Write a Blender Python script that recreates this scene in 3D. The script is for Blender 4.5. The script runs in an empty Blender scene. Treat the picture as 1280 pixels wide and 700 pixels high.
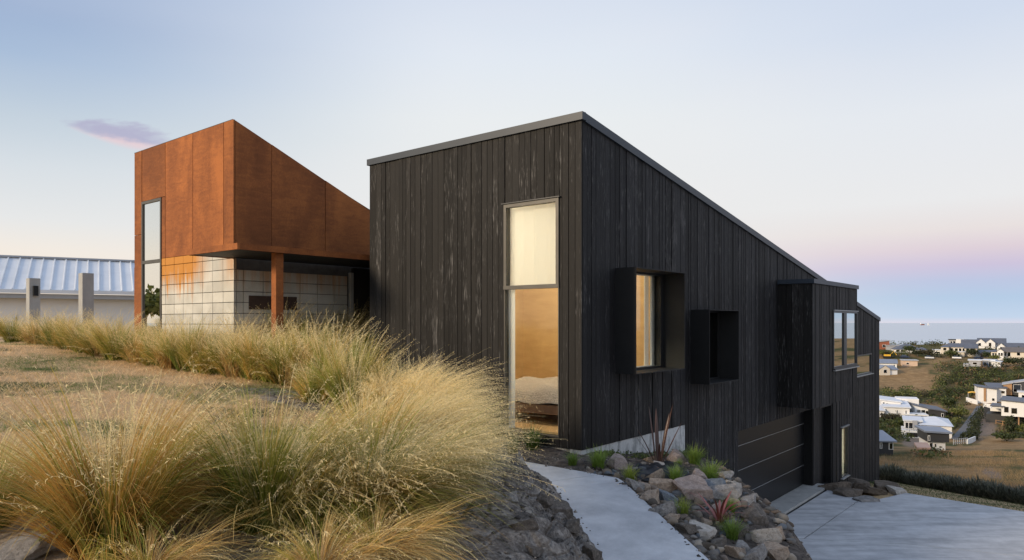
import bpy, math, random
import numpy as np
from mathutils import Vector
random.seed(7); RNG = np.random.default_rng(7)
SC = bpy.context.scene
COL = SC.collection

# ------------------------------------------------------------------ camera
F = 890.0 / 1280.0                      # focal length in picture widths
cam_d = bpy.data.cameras.new("camera"); cam = bpy.data.objects.new("camera", cam_d); COL.objects.link(cam)
cam_d.sensor_width = 36.0; cam_d.lens = 36.0 * F
cam_d.shift_y = 53.0 / 1280.0
cam_d.clip_start = 0.05; cam_d.clip_end = 120000
cam.location = (0, 0, 0); cam.rotation_euler = (math.pi / 2, 0, 0)
SC.camera = cam

# ------------------------------------------------------------------ colour, exposure
SC.view_settings.view_transform = 'Standard'; SC.view_settings.look = 'None'
SC.view_settings.exposure = 0.22; SC.view_settings.gamma = 1.0
SC.view_settings.use_curve_mapping = False

def lin(c):
    return tuple(((v / 255) / 12.92 if v / 255 <= 0.04045 else ((v / 255 + 0.055) / 1.055) ** 2.4) for v in c) + (1.0,)

def nd(nt, typ, ins=None, **attrs):
    n = nt.nodes.new(typ)
    for k, v in attrs.items(): setattr(n, k, v)
    for k, v in (ins or {}).items():
        if isinstance(v, bpy.types.NodeSocket): nt.links.new(v, n.inputs[k])
        else: n.inputs[k].default_value = v
    return n

def mth(nt, op, a, b=0.0, c=None, clamp=False):
    n = nd(nt, 'ShaderNodeMath', {0: a, 1: b}, operation=op, use_clamp=clamp)
    if c is not None:
        if isinstance(c, bpy.types.NodeSocket): nt.links.new(c, n.inputs[2])
        else: n.inputs[2].default_value = c
    return n.outputs[0]

def ramp(nt, fac, stops, interp='LINEAR'):
    n = nd(nt, 'ShaderNodeValToRGB', {'Fac': fac}); e = n.color_ramp.elements
    n.color_ramp.interpolation = interp
    while len(e) < len(stops): e.new(0.5)
    for i, (p, c) in enumerate(sorted(stops, key=lambda s: s[0])):
        e[i].position = p; e[i].color = c if len(c) == 4 else tuple(c) + (1,)
    return n.outputs['Color']

def mixc(nt, fac, a, b, blend='MIX'):
    n = nd(nt, 'ShaderNodeMix', data_type='RGBA', blend_type=blend)
    for k, v in ((0, fac), (6, a), (7, b)):
        if isinstance(v, bpy.types.NodeSocket): nt.links.new(v, n.inputs[k])
        elif k == 0: n.inputs[0].default_value = v
        else: n.inputs[k].default_value = v if len(v) == 4 else tuple(v) + (1,)
    return n.outputs[2]

def sstep(nt, v, a, b):
    return nd(nt, 'ShaderNodeMapRange', {'Value': v, 'From Min': a, 'From Max': b}, interpolation_type='SMOOTHSTEP').outputs[0]

# ------------------------------------------------------------------ sky
SUN_AZ = math.atan2(-0.90, -0.44)       # towards the sun, low behind the camera on the left
SUN_EL = math.radians(20)
sun_dir = Vector((math.sin(SUN_AZ) * math.cos(SUN_EL), math.cos(SUN_AZ) * math.cos(SUN_EL), math.sin(SUN_EL)))
world = bpy.data.worlds.new("World"); SC.world = world; world.use_nodes = True
wt = world.node_tree; wt.nodes.clear()
wg = nd(wt, 'ShaderNodeTexCoord').outputs['Generated']
ws = nd(wt, 'ShaderNodeSeparateXYZ', {0: wg})
hx, hy, hz = ws.outputs
hor = mth(wt, 'SQRT', mth(wt, 'ADD', mth(wt, 'MULTIPLY', hx, hx), mth(wt, 'MULTIPLY', hy, hy)))
tan_el = mth(wt, 'DIVIDE', hz, mth(wt, 'MAXIMUM', hor, 0.001))
elv = mth(wt, 'DIVIDE', tan_el, 0.8, clamp=True)
azi = mth(wt, 'DIVIDE', hx, mth(wt, 'MAXIMUM', hor, 0.001))
def st(y, c, k=1.0): return (min(1.0, max(0.0, (403 - y) / 890 * k / 0.8)), lin(c))
ZEN = (1.0, lin((168, 187, 218)))
left = ramp(wt, elv, [st(402, (236, 222, 205), .81), st(310, (232, 224, 214), .81), st(270, (220, 221, 221), .81), st(200, (205, 212, 218), .81), st(140, (186, 199, 211), .81), st(60, (160, 180, 206), .81), st(0, (148, 169, 200), .81), ZEN])
mid = ramp(wt, elv, [st(402, (226, 218, 216)), st(300, (225, 224, 222)), st(150, (222, 226, 228)), st(70, (215, 222, 231)), st(0, (205, 214, 228)), ZEN])
right = ramp(wt, elv, [st(403, (206, 206, 220), .81), st(396, (186, 203, 224), .81), st(370, (172, 194, 219), .81), st(348, (178, 188, 215), .81), st(328, (194, 185, 209), .81), st(306, (211, 197, 206), .81), st(280, (221, 213, 212), .81), st(240, (223, 223, 224), .81), st(120, (218, 222, 228), .81), st(0, (200, 210, 226), .81), ZEN])
sky = mixc(wt, sstep(wt, azi, -0.62, -0.05), left, mid)
sky = mixc(wt, sstep(wt, azi, 0.08, 0.56), sky, right)
soft = nd(wt, 'ShaderNodeTexNoise', {'Vector': nd(wt, 'ShaderNodeMapping', {0: wg, 'Scale': (2.2, 2.2, 7.0)}).outputs[0], 'Scale': 1.0, 'Detail': 3.0, 'Roughness': 0.5}).outputs['Fac']
sky = mixc(wt, mth(wt, 'MULTIPLY', sstep(wt, soft, 0.42, 0.75), 0.10), sky, lin((238, 228, 228)))
# one small lens-shaped cloud, low on the left
cu = mth(wt, 'DIVIDE', hx, mth(wt, 'MAXIMUM', hy, 0.02)); cv = mth(wt, 'DIVIDE', hz, mth(wt, 'MAXIMUM', hy, 0.02))
wob = nd(wt, 'ShaderNodeTexNoise', {'Vector': nd(wt, 'ShaderNodeCombineXYZ', {0: mth(wt, 'MULTIPLY', cu, 30), 1: mth(wt, 'MULTIPLY', cv, 95)}).outputs[0], 'Scale': 1.0, 'Detail': 5.0}).outputs['Fac']
wob2 = mth(wt, 'SUBTRACT', wob, 0.5)
du = mth(wt, 'SUBTRACT', cu, -0.553)
dv = mth(wt, 'ADD', mth(wt, 'SUBTRACT', cv, 0.2655), mth(wt, 'MULTIPLY', du, 0.20))
e1 = mth(wt, 'POWER', mth(wt, 'DIVIDE', du, 0.082), 2.0); 
e2 = mth(wt, 'POWER', mth(wt, 'DIVIDE', mth(wt, 'ADD', dv, mth(wt, 'MULTIPLY', wob2, 0.012)), mth(wt, 'ADD', 0.019, mth(wt, 'MULTIPLY', du, 0.10))), 2.0)
er = mth(wt, 'ADD', mth(wt, 'ADD', e1, e2), mth(wt, 'MULTIPLY', wob2, 1.1))
cmask = mth(wt, 'MULTIPLY', mth(wt, 'MULTIPLY', sstep(wt, er, 1.15, 0.15), sstep(wt, hy, 0.1, 0.3)), 0.95)
ccol = mixc(wt, sstep(wt, mth(wt, 'ADD', dv, mth(wt, 'MULTIPLY', wob2, 0.02)), -0.002, -0.013), lin((172, 171, 195)), lin((220, 198, 203)))
sky = mixc(wt, cmask, sky, ccol)
nish = nd(wt, 'ShaderNodeTexSky', sky_type='NISHITA', sun_disc=False, sun_elevation=SUN_EL, sun_rotation=SUN_AZ)
bg1 = nd(wt, 'ShaderNodeBackground', {'Color': sky, 'Strength': 0.98})
bg2 = nd(wt, 'ShaderNodeBackground', {'Color': nish.outputs[0], 'Strength': 0.05})
wmix = nd(wt, 'ShaderNodeMixShader', {0: 0.03, 1: bg1.outputs[0], 2: bg2.outputs[0]})
nd(wt, 'ShaderNodeOutputWorld', {0: wmix.outputs[0]})

# ------------------------------------------------------------------ sun
sun_l = bpy.data.lights.new("sun", 'SUN'); sun = bpy.data.objects.new("sun", sun_l); COL.objects.link(sun)
sun_l.energy = 3.1; sun_l.angle = math.radians(12); sun_l.color = (1.0, 0.80, 0.56)
sun.rotation_euler = (-sun_dir).to_track_quat('-Z', 'Y').to_euler()
sun.location = sun_dir * 60

# ------------------------------------------------------------------ helpers
def tag(o, label=None, cat=None, group=None, kind=None):
    for k, v in (('label', label), ('category', cat), ('group', group), ('kind', kind)):
        if v: o[k] = v
    return o

def empty(name, loc, rz=0.0, label=None, cat=None, group=None):
    o = bpy.data.objects.new(name, None); COL.objects.link(o)
    o.location = loc; o.rotation_euler = (0, 0, rz); o.empty_display_size = 0.2
    return tag(o, label, cat, group)

def link(name, me, m=None, parent=None):
    o = bpy.data.objects.new(name, me); COL.objects.link(o)
    if m is not None and not me.materials: me.materials.append(m)
    if parent is not None: o.parent = parent
    return o

class MB:
    def __init__(s): s.v = []; s.f = []
    def add(s, vs, fs):
        k = len(s.v); s.v += [tuple(p) for p in vs]; s.f += [tuple(i + k for i in f) for f in fs]; return s
    def prism(s, lo, hi):            # lo, hi: same-length loops; closed solid
        n = len(lo)
        return s.add(list(lo) + list(hi), [tuple(reversed(range(n))), tuple(range(n, 2 * n))] + [(i, (i + 1) % n, n + (i + 1) % n, n + i) for i in range(n)])
    def box(s, x0, x1, y0, y1, z0, z1):
        return s.prism([(x0, y0, z0), (x1, y0, z0), (x1, y1, z0), (x0, y1, z0)], [(x0, y0, z1), (x1, y0, z1), (x1, y1, z1), (x0, y1, z1)])
    def tube(s, pts, r, n=8):
        pts = [Vector(p) for p in pts]; rs = r if isinstance(r, (list, tuple)) else [r] * len(pts)
        k0 = len(s.v); fs = []
        for i, p in enumerate(pts):
            d = (pts[min(i + 1, len(pts) - 1)] - pts[max(i - 1, 0)]).normalized()
            a = d.orthogonal().normalized() if abs(d.z) < 0.99 else Vector((1, 0, 0)); b = d.cross(a)
            for j in range(n):
                t = 2 * math.pi * j / n; s.v.append(tuple(p + (a * math.cos(t) + b * math.sin(t)) * rs[i]))
        for i in range(len(pts) - 1):
            for j in range(n):
                s.f.append((k0 + i * n + j, k0 + i * n + (j + 1) % n, k0 + (i + 1) * n + (j + 1) % n, k0 + (i + 1) * n + j))
        s.f.append(tuple(k0 + j for j in reversed(range(n)))); e = k0 + (len(pts) - 1) * n; s.f.append(tuple(e + j for j in range(n)))
        return s
    def build(s, name, m, parent=None, off=(0, 0, 0), smooth=False):
        me = bpy.data.meshes.new(name)
        me.from_pydata([(x - off[0], y - off[1], z - off[2]) for x, y, z in s.v], [], s.f); me.update()
        import bmesh
        b = bmesh.new(); b.from_mesh(me); bmesh.ops.recalc_face_normals(b, faces=b.faces); b.to_mesh(me); b.free()
        if smooth: me.polygons.foreach_set('use_smooth', [True] * len(me.polygons))
        return link(name, me, m, parent)

def quick(name, v, q, col=None, smooth=False):
    v = np.asarray(v, np.float32).reshape(-1, 3); q = np.asarray(q, np.int32); k = q.shape[1]
    me = bpy.data.meshes.new(name)
    me.vertices.add(len(v)); me.vertices.foreach_set('co', v.ravel())
    me.loops.add(q.size); me.loops.foreach_set('vertex_index', q.ravel())
    me.polygons.add(len(q)); me.polygons.foreach_set('loop_start', np.arange(0, q.size, k, dtype=np.int32))
    me.polygons.foreach_set('loop_total', np.full(len(q), k, np.int32))
    if smooth: me.polygons.foreach_set('use_smooth', np.ones(len(q), bool))
    me.update(calc_edges=True)
    if col is not None:
        a = me.color_attributes.new('tint', 'FLOAT_COLOR', 'POINT')
        c = np.ones((len(v), 4), np.float32); c[:, :3] = np.asarray(col).reshape(-1, 3); a.data.foreach_set('color', c.ravel())
    return me

def hsh(i, j, s=0):
    h = (i.astype(np.int64) * 374761393 + j.astype(np.int64) * 668265263 + s * 1442695041) & 0x7fffffff
    h = ((h ^ (h >> 13)) * 1274126177) & 0x7fffffff
    return ((h ^ (h >> 16)) & 0xffff) / 65535.0
def vnoise(x, y, s=0):
    xi = np.floor(x); yi = np.floor(y); fx = x - xi; fy = y - yi
    fx = fx * fx * (3 - 2 * fx); fy = fy * fy * (3 - 2 * fy)
    a = hsh(xi, yi, s); b = hsh(xi + 1, yi, s); c = hsh(xi, yi + 1, s); d = hsh(xi + 1, yi + 1, s)
    return (a + (b - a) * fx) * (1 - fy) + (c + (d - c) * fx) * fy - 0.5
def fbm(x, y, o=4, s=0):
    r = 0; a = 1.0
    for k in range(o): r = r + a * vnoise(x * 2 ** k, y * 2 ** k, s + k); a *= 0.5
    return r
def sm(x, a, b):
    t = np.clip((x - a) / (b - a), 0, 1); return t * t * (3 - 2 * t)

# ------------------------------------------------------------------ materials
MATS = {}
def material(name, fn):
    m = bpy.data.materials.new(name); m.use_nodes = True; nt = m.node_tree; nt.nodes.clear()
    b = nd(nt, 'ShaderNodeBsdfPrincipled'); o = nd(nt, 'ShaderNodeOutputMaterial', {0: b.outputs[0]})
    fn(nt, b, o); MATS[name] = m; return m
def setin(nt, b, **k):
    for n, v in k.items():
        s = b.inputs[n.replace('_', ' ')]
        if isinstance(v, bpy.types.NodeSocket): nt.links.new(v, s)
        else: s.default_value = v
def coords(nt, scale=(1, 1, 1), rand=0.0, rot=(0, 0, 0)):
    v = nd(nt, 'ShaderNodeTexCoord').outputs['Object']
    if rand:
        r = nd(nt, 'ShaderNodeObjectInfo').outputs['Random']
        off = nd(nt, 'ShaderNodeCombineXYZ', {0: mth(nt, 'MULTIPLY', r, rand), 1: mth(nt, 'MULTIPLY', r, rand * 1.7), 2: mth(nt, 'MULTIPLY', r, rand * 2.3)}).outputs[0]
        v = nd(nt, 'ShaderNodeVectorMath', {0: v, 1: off}, operation='ADD').outputs[0]
    return nd(nt, 'ShaderNodeMapping', {0: v, 'Scale': scale, 'Rotation': rot}).outputs[0]
def noise(nt, vec, scale=1.0, detail=4.0, rough=0.55, dist=0.0):
    return nd(nt, 'ShaderNodeTexNoise', {'Vector': vec, 'Scale': scale, 'Detail': detail, 'Roughness': rough, 'Distortion': dist}).outputs['Fac']
def bump(nt, h, strength, dist=0.02):
    return nd(nt, 'ShaderNodeBump', {'Height': h, 'Strength': strength, 'Distance': dist}).outputs[0]
def plain(name, c1, c2=None, scale=3.0, rough=0.6, bmp=0.0, metallic=0.0, rand=0.0, stretch=(1, 1, 1), spec=0.5, tint=0.0):
    c2 = c2 or c1
    def fn(nt, b, o):
        v = coords(nt, stretch, rand); n = noise(nt, v, scale, 6)
        c = ramp(nt, n, [(0.3, c1), (0.7, c2)])
        if tint:
            r = nd(nt, 'ShaderNodeObjectInfo').outputs['Random']
            hs = nd(nt, 'ShaderNodeHueSaturation', {'Value': mth(nt, 'ADD', 1 - tint / 2, mth(nt, 'MULTIPLY', r, tint)), 'Color': c}); c = hs.outputs[0]
        setin(nt, b, Base_Color=c, Roughness=rough, Metallic=metallic, Specular_IOR_Level=spec)
        if bmp: setin(nt, b, Normal=bump(nt, n, bmp))
    return material(name, fn)

def char_fn(c_lo, c_hi, fl):
    def fn(nt, b, o):
        oi = nd(nt, 'ShaderNodeObjectInfo').outputs['Random']
        v = coords(nt, (9, 9, 0.9), 40.0); grain = noise(nt, v, 2.2, 8, 0.62, 0.6)
        v2 = coords(nt, (26, 26, 2.2), 17.0); fine = noise(nt, v2, 2.0, 6, 0.7)
        blot = noise(nt, coords(nt, (1.2, 1.2, 0.5), 3.0), 1.4, 4)
        base = mixc(nt, grain, c_lo, c_hi)
        hv = nd(nt, 'ShaderNodeHueSaturation', {'Value': mth(nt, 'ADD', 0.42, mth(nt, 'ADD', mth(nt, 'MULTIPLY', oi, 0.95), mth(nt, 'MULTIPLY', blot, 0.3))), 'Color': base}).outputs[0]
        # pale scuffs where the char has worn off
        sc = nd(nt, 'ShaderNodeMapRange', {'Value': mth(nt, 'ADD', mth(nt, 'MULTIPLY', fine, 0.75), mth(nt, 'MULTIPLY', blot, 0.35)), 'From Min': 0.615, 'From Max': 0.76}).outputs[0]
        col = mixc(nt, mth(nt, 'MULTIPLY', sc, fl), hv, (0.17, 0.165, 0.16, 1))
        kn = nd(nt, 'ShaderNodeTexVoronoi', {'Vector': coords(nt, (5, 5, 1.6), 23.0), 'Scale': 1.0}).outputs['Distance']
        col = mixc(nt, mth(nt, 'MULTIPLY', sstep(nt, kn, 0.13, 0.07), 0.8), col, (0.012, 0.012, 0.012, 1))
        setin(nt, b, Base_Color=col, Roughness=mth(nt, 'ADD', 0.5, mth(nt, 'MULTIPLY', grain, 0.3)), Specular_IOR_Level=0.22,
              Normal=bump(nt, mth(nt, 'ADD', grain, mth(nt, 'MULTIPLY', fine, 0.8)), 0.8, 0.012))
    return fn
material('charred_timber', char_fn((0.0055, 0.0052, 0.005, 1), (0.023, 0.0215, 0.020, 1), 1.0))
material('charred_timber_skytint', char_fn((0.0058, 0.0058, 0.006, 1), (0.024, 0.024, 0.026, 1), 1.0))  # same timber, bluer on the long-wall side: cool sky light put into the colour

def corten_fn(nt, b, o):
    oi = nd(nt, 'ShaderNodeObjectInfo').outputs['Random']
    v = coords(nt, (1, 1, 0.45), 9.0); big = noise(nt, v, 1.1, 5, 0.6, 0.5)
    rip = noise(nt, coords(nt, (2.5, 2.5, 10), 5.0), 1.0, 5, 0.6, 1.2)
    fine = noise(nt, coords(nt, (1, 1, 0.7), 2.0), 40, 6, 0.7)
    f = mth(nt, 'ADD', mth(nt, 'MULTIPLY', big, 0.55), mth(nt, 'ADD', mth(nt, 'MULTIPLY', rip, 0.24), mth(nt, 'MULTIPLY', fine, 0.25)))
    c = ramp(nt, f, [(0.36, (0.14, 0.047, 0.018)), (0.5, (0.235, 0.080, 0.026)), (0.62, (0.36, 0.125, 0.036))])
    c = nd(nt, 'ShaderNodeHueSaturation', {'Value': mth(nt, 'ADD', 0.86, mth(nt, 'MULTIPLY', oi, 0.28)), 'Color': c}).outputs[0]
    setin(nt, b, Base_Color=c, Roughness=0.82, Specular_IOR_Level=0.25, Normal=bump(nt, mth(nt, 'ADD', rip, fine), 0.12, 0.01))
material('weathering_steel', corten_fn)

def block_fn(nt, b, o):
    oi = nd(nt, 'ShaderNodeObjectInfo').outputs['Random']
    n = noise(nt, coords(nt, (1, 1, 1)), 2.0, 5); g = noise(nt, coords(nt, (1, 1, 1)), 60, 4, 0.7)
    c = ramp(nt, mth(nt, 'ADD', mth(nt, 'MULTIPLY', n, 0.7), mth(nt, 'MULTIPLY', g, 0.3)), [(0.3, (0.42, 0.41, 0.36)), (0.7, (0.64, 0.625, 0.56))])
    c = nd(nt, 'ShaderNodeHueSaturation', {'Value': mth(nt, 'ADD', 0.86, mth(nt, 'MULTIPLY', oi, 0.24)), 'Color': c}).outputs[0]
    # rust run-off below the steel
    xyz = nd(nt, 'ShaderNodeSeparateXYZ', {0: nd(nt, 'ShaderNodeTexCoord').outputs['Object']}).outputs
    drip = noise(nt, coords(nt, (9, 9, 0.5)), 1.0, 4, 0.6)
    ext = mth(nt, 'MULTIPLY', sstep(nt, xyz[1], 7.3, 8.4), 1.05)
    ext = mth(nt, 'ADD', ext, mth(nt, 'MULTIPLY', sstep(nt, xyz[1], 7.2, 6.7), 0.42))
    lowz = mth(nt, 'ADD', xyz[2], mth(nt, 'MULTIPLY', mth(nt, 'SUBTRACT', drip, 0.5), 1.4))
    fade = sstep(nt, lowz, 1.50, 2.15)
    r = mth(nt, 'MULTIPLY', mth(nt, 'MULTIPLY', ext, fade), mth(nt, 'ADD', 0.75, drip), clamp=True)
    c = mixc(nt, r, c, (0.52, 0.22, 0.035, 1))
    setin(nt, b, Base_Color=c, Roughness=0.85, Normal=bump(nt, g, 0.15, 0.005))
material('concrete_block', block_fn)
plain('mortar', (0.10, 0.095, 0.088), (0.15, 0.14, 0.13), 8, 0.95)
plain('cap_metal', (0.026, 0.036, 0.050), (0.034, 0.045, 0.060), 2, 0.45, spec=.35)
plain('black_metal', (0.011, 0.0115, 0.012), (0.015, 0.0155, 0.0165), 3, 0.62, spec=0.3)
plain('garage_metal', (0.006, 0.0063, 0.007), (0.009, 0.0095, 0.0105), 2, 0.40, spec=.3)
plain('bronze_frame', (0.065, 0.060, 0.052), (0.085, 0.08, 0.07), 4, 0.45, metallic=0.3)
plain('grey_frame', (0.33, 0.34, 0.34), (0.40, 0.41, 0.41), 4, 0.4, metallic=0.3)
plain('dark_frame', (0.04, 0.042, 0.045), (0.05, 0.052, 0.055), 4, 0.4, metallic=0.3)
plain('backing', (0.006, 0.006, 0.006), None, 1, 0.95)
plain('plaster_white', (0.74, 0.73, 0.70), (0.80, 0.79, 0.76), 2, 0.8)
plain('plywood', (0.54, 0.36, 0.17), (0.64, 0.44, 0.22), 2.2, 0.55, stretch=(1, 1, 4))
plain('floor_wood', (0.52, 0.32, 0.13), (0.62, 0.40, 0.18), 5, 0.45, stretch=(1, 5, 1))
plain('bed_wood', (0.14, 0.085, 0.06), (0.20, 0.125, 0.09), 5, 0.5, stretch=(1, 6, 1))
plain('grey_plaque', (0.050, 0.030, 0.022), (0.075, 0.042, 0.028), 6, 0.7)
plain('brown_door', (0.03, 0.028, 0.025), None, 3, 0.5)

def concrete(name, c1, c2, streak=(1, 1, 1), sc=0.9, rough=0.72):
    def fn(nt, b, o):
        n = noise(nt, coords(nt, streak), sc, 7, 0.62, 0.8); g = noise(nt, coords(nt), 45, 5, 0.7); m = noise(nt, coords(nt), 4.0, 5, 0.6)
        f = mth(nt, 'ADD', mth(nt, 'MULTIPLY', n, 0.6), mth(nt, 'ADD', mth(nt, 'MULTIPLY', m, 0.28), mth(nt, 'MULTIPLY', g, 0.12)))
        setin(nt, b, Base_Color=ramp(nt, f, [(0.39, c1), (0.61, c2)]), Roughness=rough, Normal=bump(nt, mth(nt, 'ADD', g, m), 0.10, 0.01))
    return material(name, fn)
concrete('path_concrete', (0.36, 0.365, 0.375), (0.58, 0.585, 0.59))
concrete('drive_concrete', (0.33, 0.335, 0.345), (0.58, 0.585, 0.595), (0.35, 2.4, 1), 1.3)
concrete('post_concrete', (0.30, 0.30, 0.29), (0.42, 0.42, 0.40), (3, 3, 0.6), 1.2)
def found_fn(nt, b, o):
    n = noise(nt, coords(nt, (3.5, 3.5, 0.8)), 1.6, 6, 0.65); g = noise(nt, coords(nt), 30, 4)
    z = nd(nt, 'ShaderNodeSeparateXYZ', {0: nd(nt, 'ShaderNodeTexCoord').outputs['Object']}).outputs[2]
    c = ramp(nt, n, [(0.3, (0.42, 0.43, 0.43)), (0.68, (0.60, 0.61, 0.60))])
    dirt = mth(nt, 'MULTIPLY', sstep(nt, mth(nt, 'ADD', n, mth(nt, 'MULTIPLY', g, 0.15)), 0.54, 0.66), 0.75)
    c = mixc(nt, dirt, c, (0.17, 0.18, 0.18, 1))
    setin(nt, b, Base_Color=c, Roughness=0.85, Normal=bump(nt, g, 0.2, 0.01))
material('foundation_concrete', found_fn)

def glass(name, tint, refl=1.0, mirror=0.0, rough=0.0, col=(0.9, 0.93, 0.92, 1)):
    def fn(nt, b, o):
        nt.nodes.remove(b)
        t = nd(nt, 'ShaderNodeBsdfTransparent', {0: tint}); g = nd(nt, 'ShaderNodeBsdfGlossy', {'Color': col, 'Roughness': rough})
        f = mth(nt, 'ADD', 0.04, mth(nt, 'MULTIPLY', mth(nt, 'POWER', nd(nt, 'ShaderNodeLayerWeight').outputs['Facing'], 5.0), 0.9))
        f = mth(nt, 'ADD', mth(nt, 'MULTIPLY', f, refl), mirror, clamp=True)
        nt.links.new(nd(nt, 'ShaderNodeMixShader', {0: f, 1: t.outputs[0], 2: g.outputs[0]}).outputs[0], o.inputs[0])
    return material(name, fn)
glass('clear_glass', (0.93, 0.95, 0.94, 1), 1.0)
glass('coated_glass', (0.30, 0.32, 0.32, 1), 1.0, 0.55)
glass('tower_glass', (0.25, 0.27, 0.26, 1), 1.0, 0.78, col=(0.96, 0.95, 0.90, 1))
glass('dark_glass', (0.05, 0.055, 0.06, 1), 1.2, 0.10)

def emit(name, c, s):
    def fn(nt, b, o):
        nt.nodes.remove(b); e = nd(nt, 'ShaderNodeEmission', {'Color': tuple(c) + (1,), 'Strength': s}); nt.links.new(e.outputs[0], o.inputs[0])
    return material(name, fn)
emit('lamp_glow', (1.0, 0.82, 0.56), 78.0)
emit('lamp_glow_small', (1.0, 0.86, 0.58), 3.0)
def cloth(name, c, tr=0.6, pat=0.0, sc=9.0):
    def fn(nt, b, o):
        nt.nodes.remove(b); v = coords(nt)
        col = c + (1,)
        if pat:
            vo = nd(nt, 'ShaderNodeTexVoronoi', {'Vector': v, 'Scale': sc}, feature='F1'); n = noise(nt, v, sc * 1.5, 4, 0.6, 3.0)
            w = nd(nt, 'ShaderNodeTexWave', {'Vector': v, 'Scale': sc * 0.9, 'Distortion': 9.0, 'Detail': 3.0, 'Detail Scale': 1.6}).outputs['Fac']
            col = mixc(nt, mth(nt, 'MULTIPLY', sstep(nt, w, 0.35, 0.7), pat), c + (1,), (0.30, 0.27, 0.26, 1))
        d = nd(nt, 'ShaderNodeBsdfDiffuse', {0: col}); t = nd(nt, 'ShaderNodeBsdfTranslucent', {0: col})
        nt.links.new(nd(nt, 'ShaderNodeMixShader', {0: tr, 1: d.outputs[0], 2: t.outputs[0]}).outputs[0], o.inputs[0])
    return material(name, fn)
cloth('blind_cloth', (0.86, 0.87, 0.84), 0.62)
cloth('curtain_cloth', (0.82, 0.82, 0.80), 0.35)
cloth('duvet_cloth', (0.50, 0.46, 0.43), 0.0, 0.8, 16.0)

def leafy(name, tr=0.35, rough=0.55, gain=1.0, spec=0.25, objrand=0.25):
    def fn(nt, b, o):
        a = nd(nt, 'ShaderNodeAttribute', attribute_name='tint').outputs['Color']
        r = nd(nt, 'ShaderNodeObjectInfo').outputs['Random']
        a = nd(nt, 'ShaderNodeHueSaturation', {'Value': mth(nt, 'ADD', gain * (1 - objrand / 2), mth(nt, 'MULTIPLY', r, gain * objrand)), 'Color': a}).outputs[0]
        setin(nt, b, Base_Color=a, Roughness=rough, Specular_IOR_Level=spec)
        t = nd(nt, 'ShaderNodeBsdfTranslucent', {0: a})
        nt.links.new(nd(nt, 'ShaderNodeMixShader', {0: tr, 1: b.outputs[0], 2: t.outputs[0]}).outputs[0], o.inputs[0])
    return material(name, fn)
leafy('grass_blade'); leafy('foliage', 0.25); leafy('lawn_blade', 0.2)

# ------------------------------------------------------------------ places: house axes
CX, CY = 0.978, 10.0
B_ = np.array((0.634, 0.773)); A_ = np.array((-0.773, 0.634))
ROT = math.atan2(0.773, 0.634)
def W(t, s): return (CX + B_[0] * t + A_[0] * s, CY + B_[1] * t + A_[1] * s)
def TS(x, y):
    dx, dy = x - CX, y - CY
    return dx * B_[0] + dy * B_[1], dx * A_[0] + dy * A_[1]
def at(px, py, d): return Vector(((px - 640) / 890 * d, d, (403 - py) / 890 * d))

# ------------------------------------------------------------------ ground heights
PL = [W(-1.9, 6.5), (0.46, 8.2), (0.62, 7.3), (0.806, 6.29), (1.15, 4.5), (1.55, 2.0), (2.2, -6)]
PR = [W(-0.97, 6.5), (1.246, 8.53), (1.746, 6.29), (2.12, 4.5), (2.55, 2.0), (3.2, -6)]
CR = [(3.55, 13.4), (3.40, 11.2), (3.28, 9.5), (3.14, 7.5), (3.12, 5.0), (3.4, -6)]
def sdist(x, y, pl):
    best = np.full(np.shape(x), 1e9); sg = np.zeros(np.shape(x))
    for (ax, ay), (bx, by) in zip(pl[:-1], pl[1:]):
        dx, dy = bx - ax, by - ay; t = np.clip(((x - ax) * dx + (y - ay) * dy) / (dx * dx + dy * dy), 0, 1)
        d = np.hypot(x - ax - t * dx, y - ay - t * dy); c = dx * (y - ay) - dy * (x - ax)
        m = d < best - 1e-9; best = np.where(m, d, best); sg = np.where(m, np.sign(c), sg)
    return best * sg
def zpath(x, y): return np.where(y < 8.3, -1.86 + .12 * (y - 8.3), -1.86 + .02 * (y - 8.3))
def zlawn(x, y):
    z = -.45 - .075 * (13 - np.minimum(y, 13)) - .03 * np.maximum(x + 9, 0) + .015 * np.maximum(-9 - x, 0) * 0
    return np.maximum(z, -1.75) + .05 * fbm(x * .5, y * .5, 3, 5) - .012 * np.maximum(y - 24, 0)
PROF_D = [17.6, 25, 40, 60, 100, 140, 170, 200, 230, 260, 300, 335, 360, 700]
PROF_Y = [616, 611, 600, 583, 563, 547, 530, 511, 487, 463, 443, 432, 433, 482]
def edge_e(x, y): return .707 * (x - 9.7) + .707 * (y - 17.6)
def zfar(x, y):
    ysafe = np.maximum(y, 12.0); e = edge_e(x, y)
    za = -4.27 - .17 * np.maximum(e, 0)
    za = np.maximum(za, -16)
    zb = -(np.interp(ysafe, PROF_D, PROF_Y) - 403) / 890 * ysafe
    z = za + (zb - za) * sm(ysafe, 30, 60)
    amp = sm(ysafe, 24, 90)
    z = z + amp * (fbm(x * .03, y * .03, 4, 31) * 2.2 - fbm(x * .012 + 5, y * .02, 2, 77) * 2.0) * np.clip(ysafe / 150, 0, 1) * .7
    return z
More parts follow.
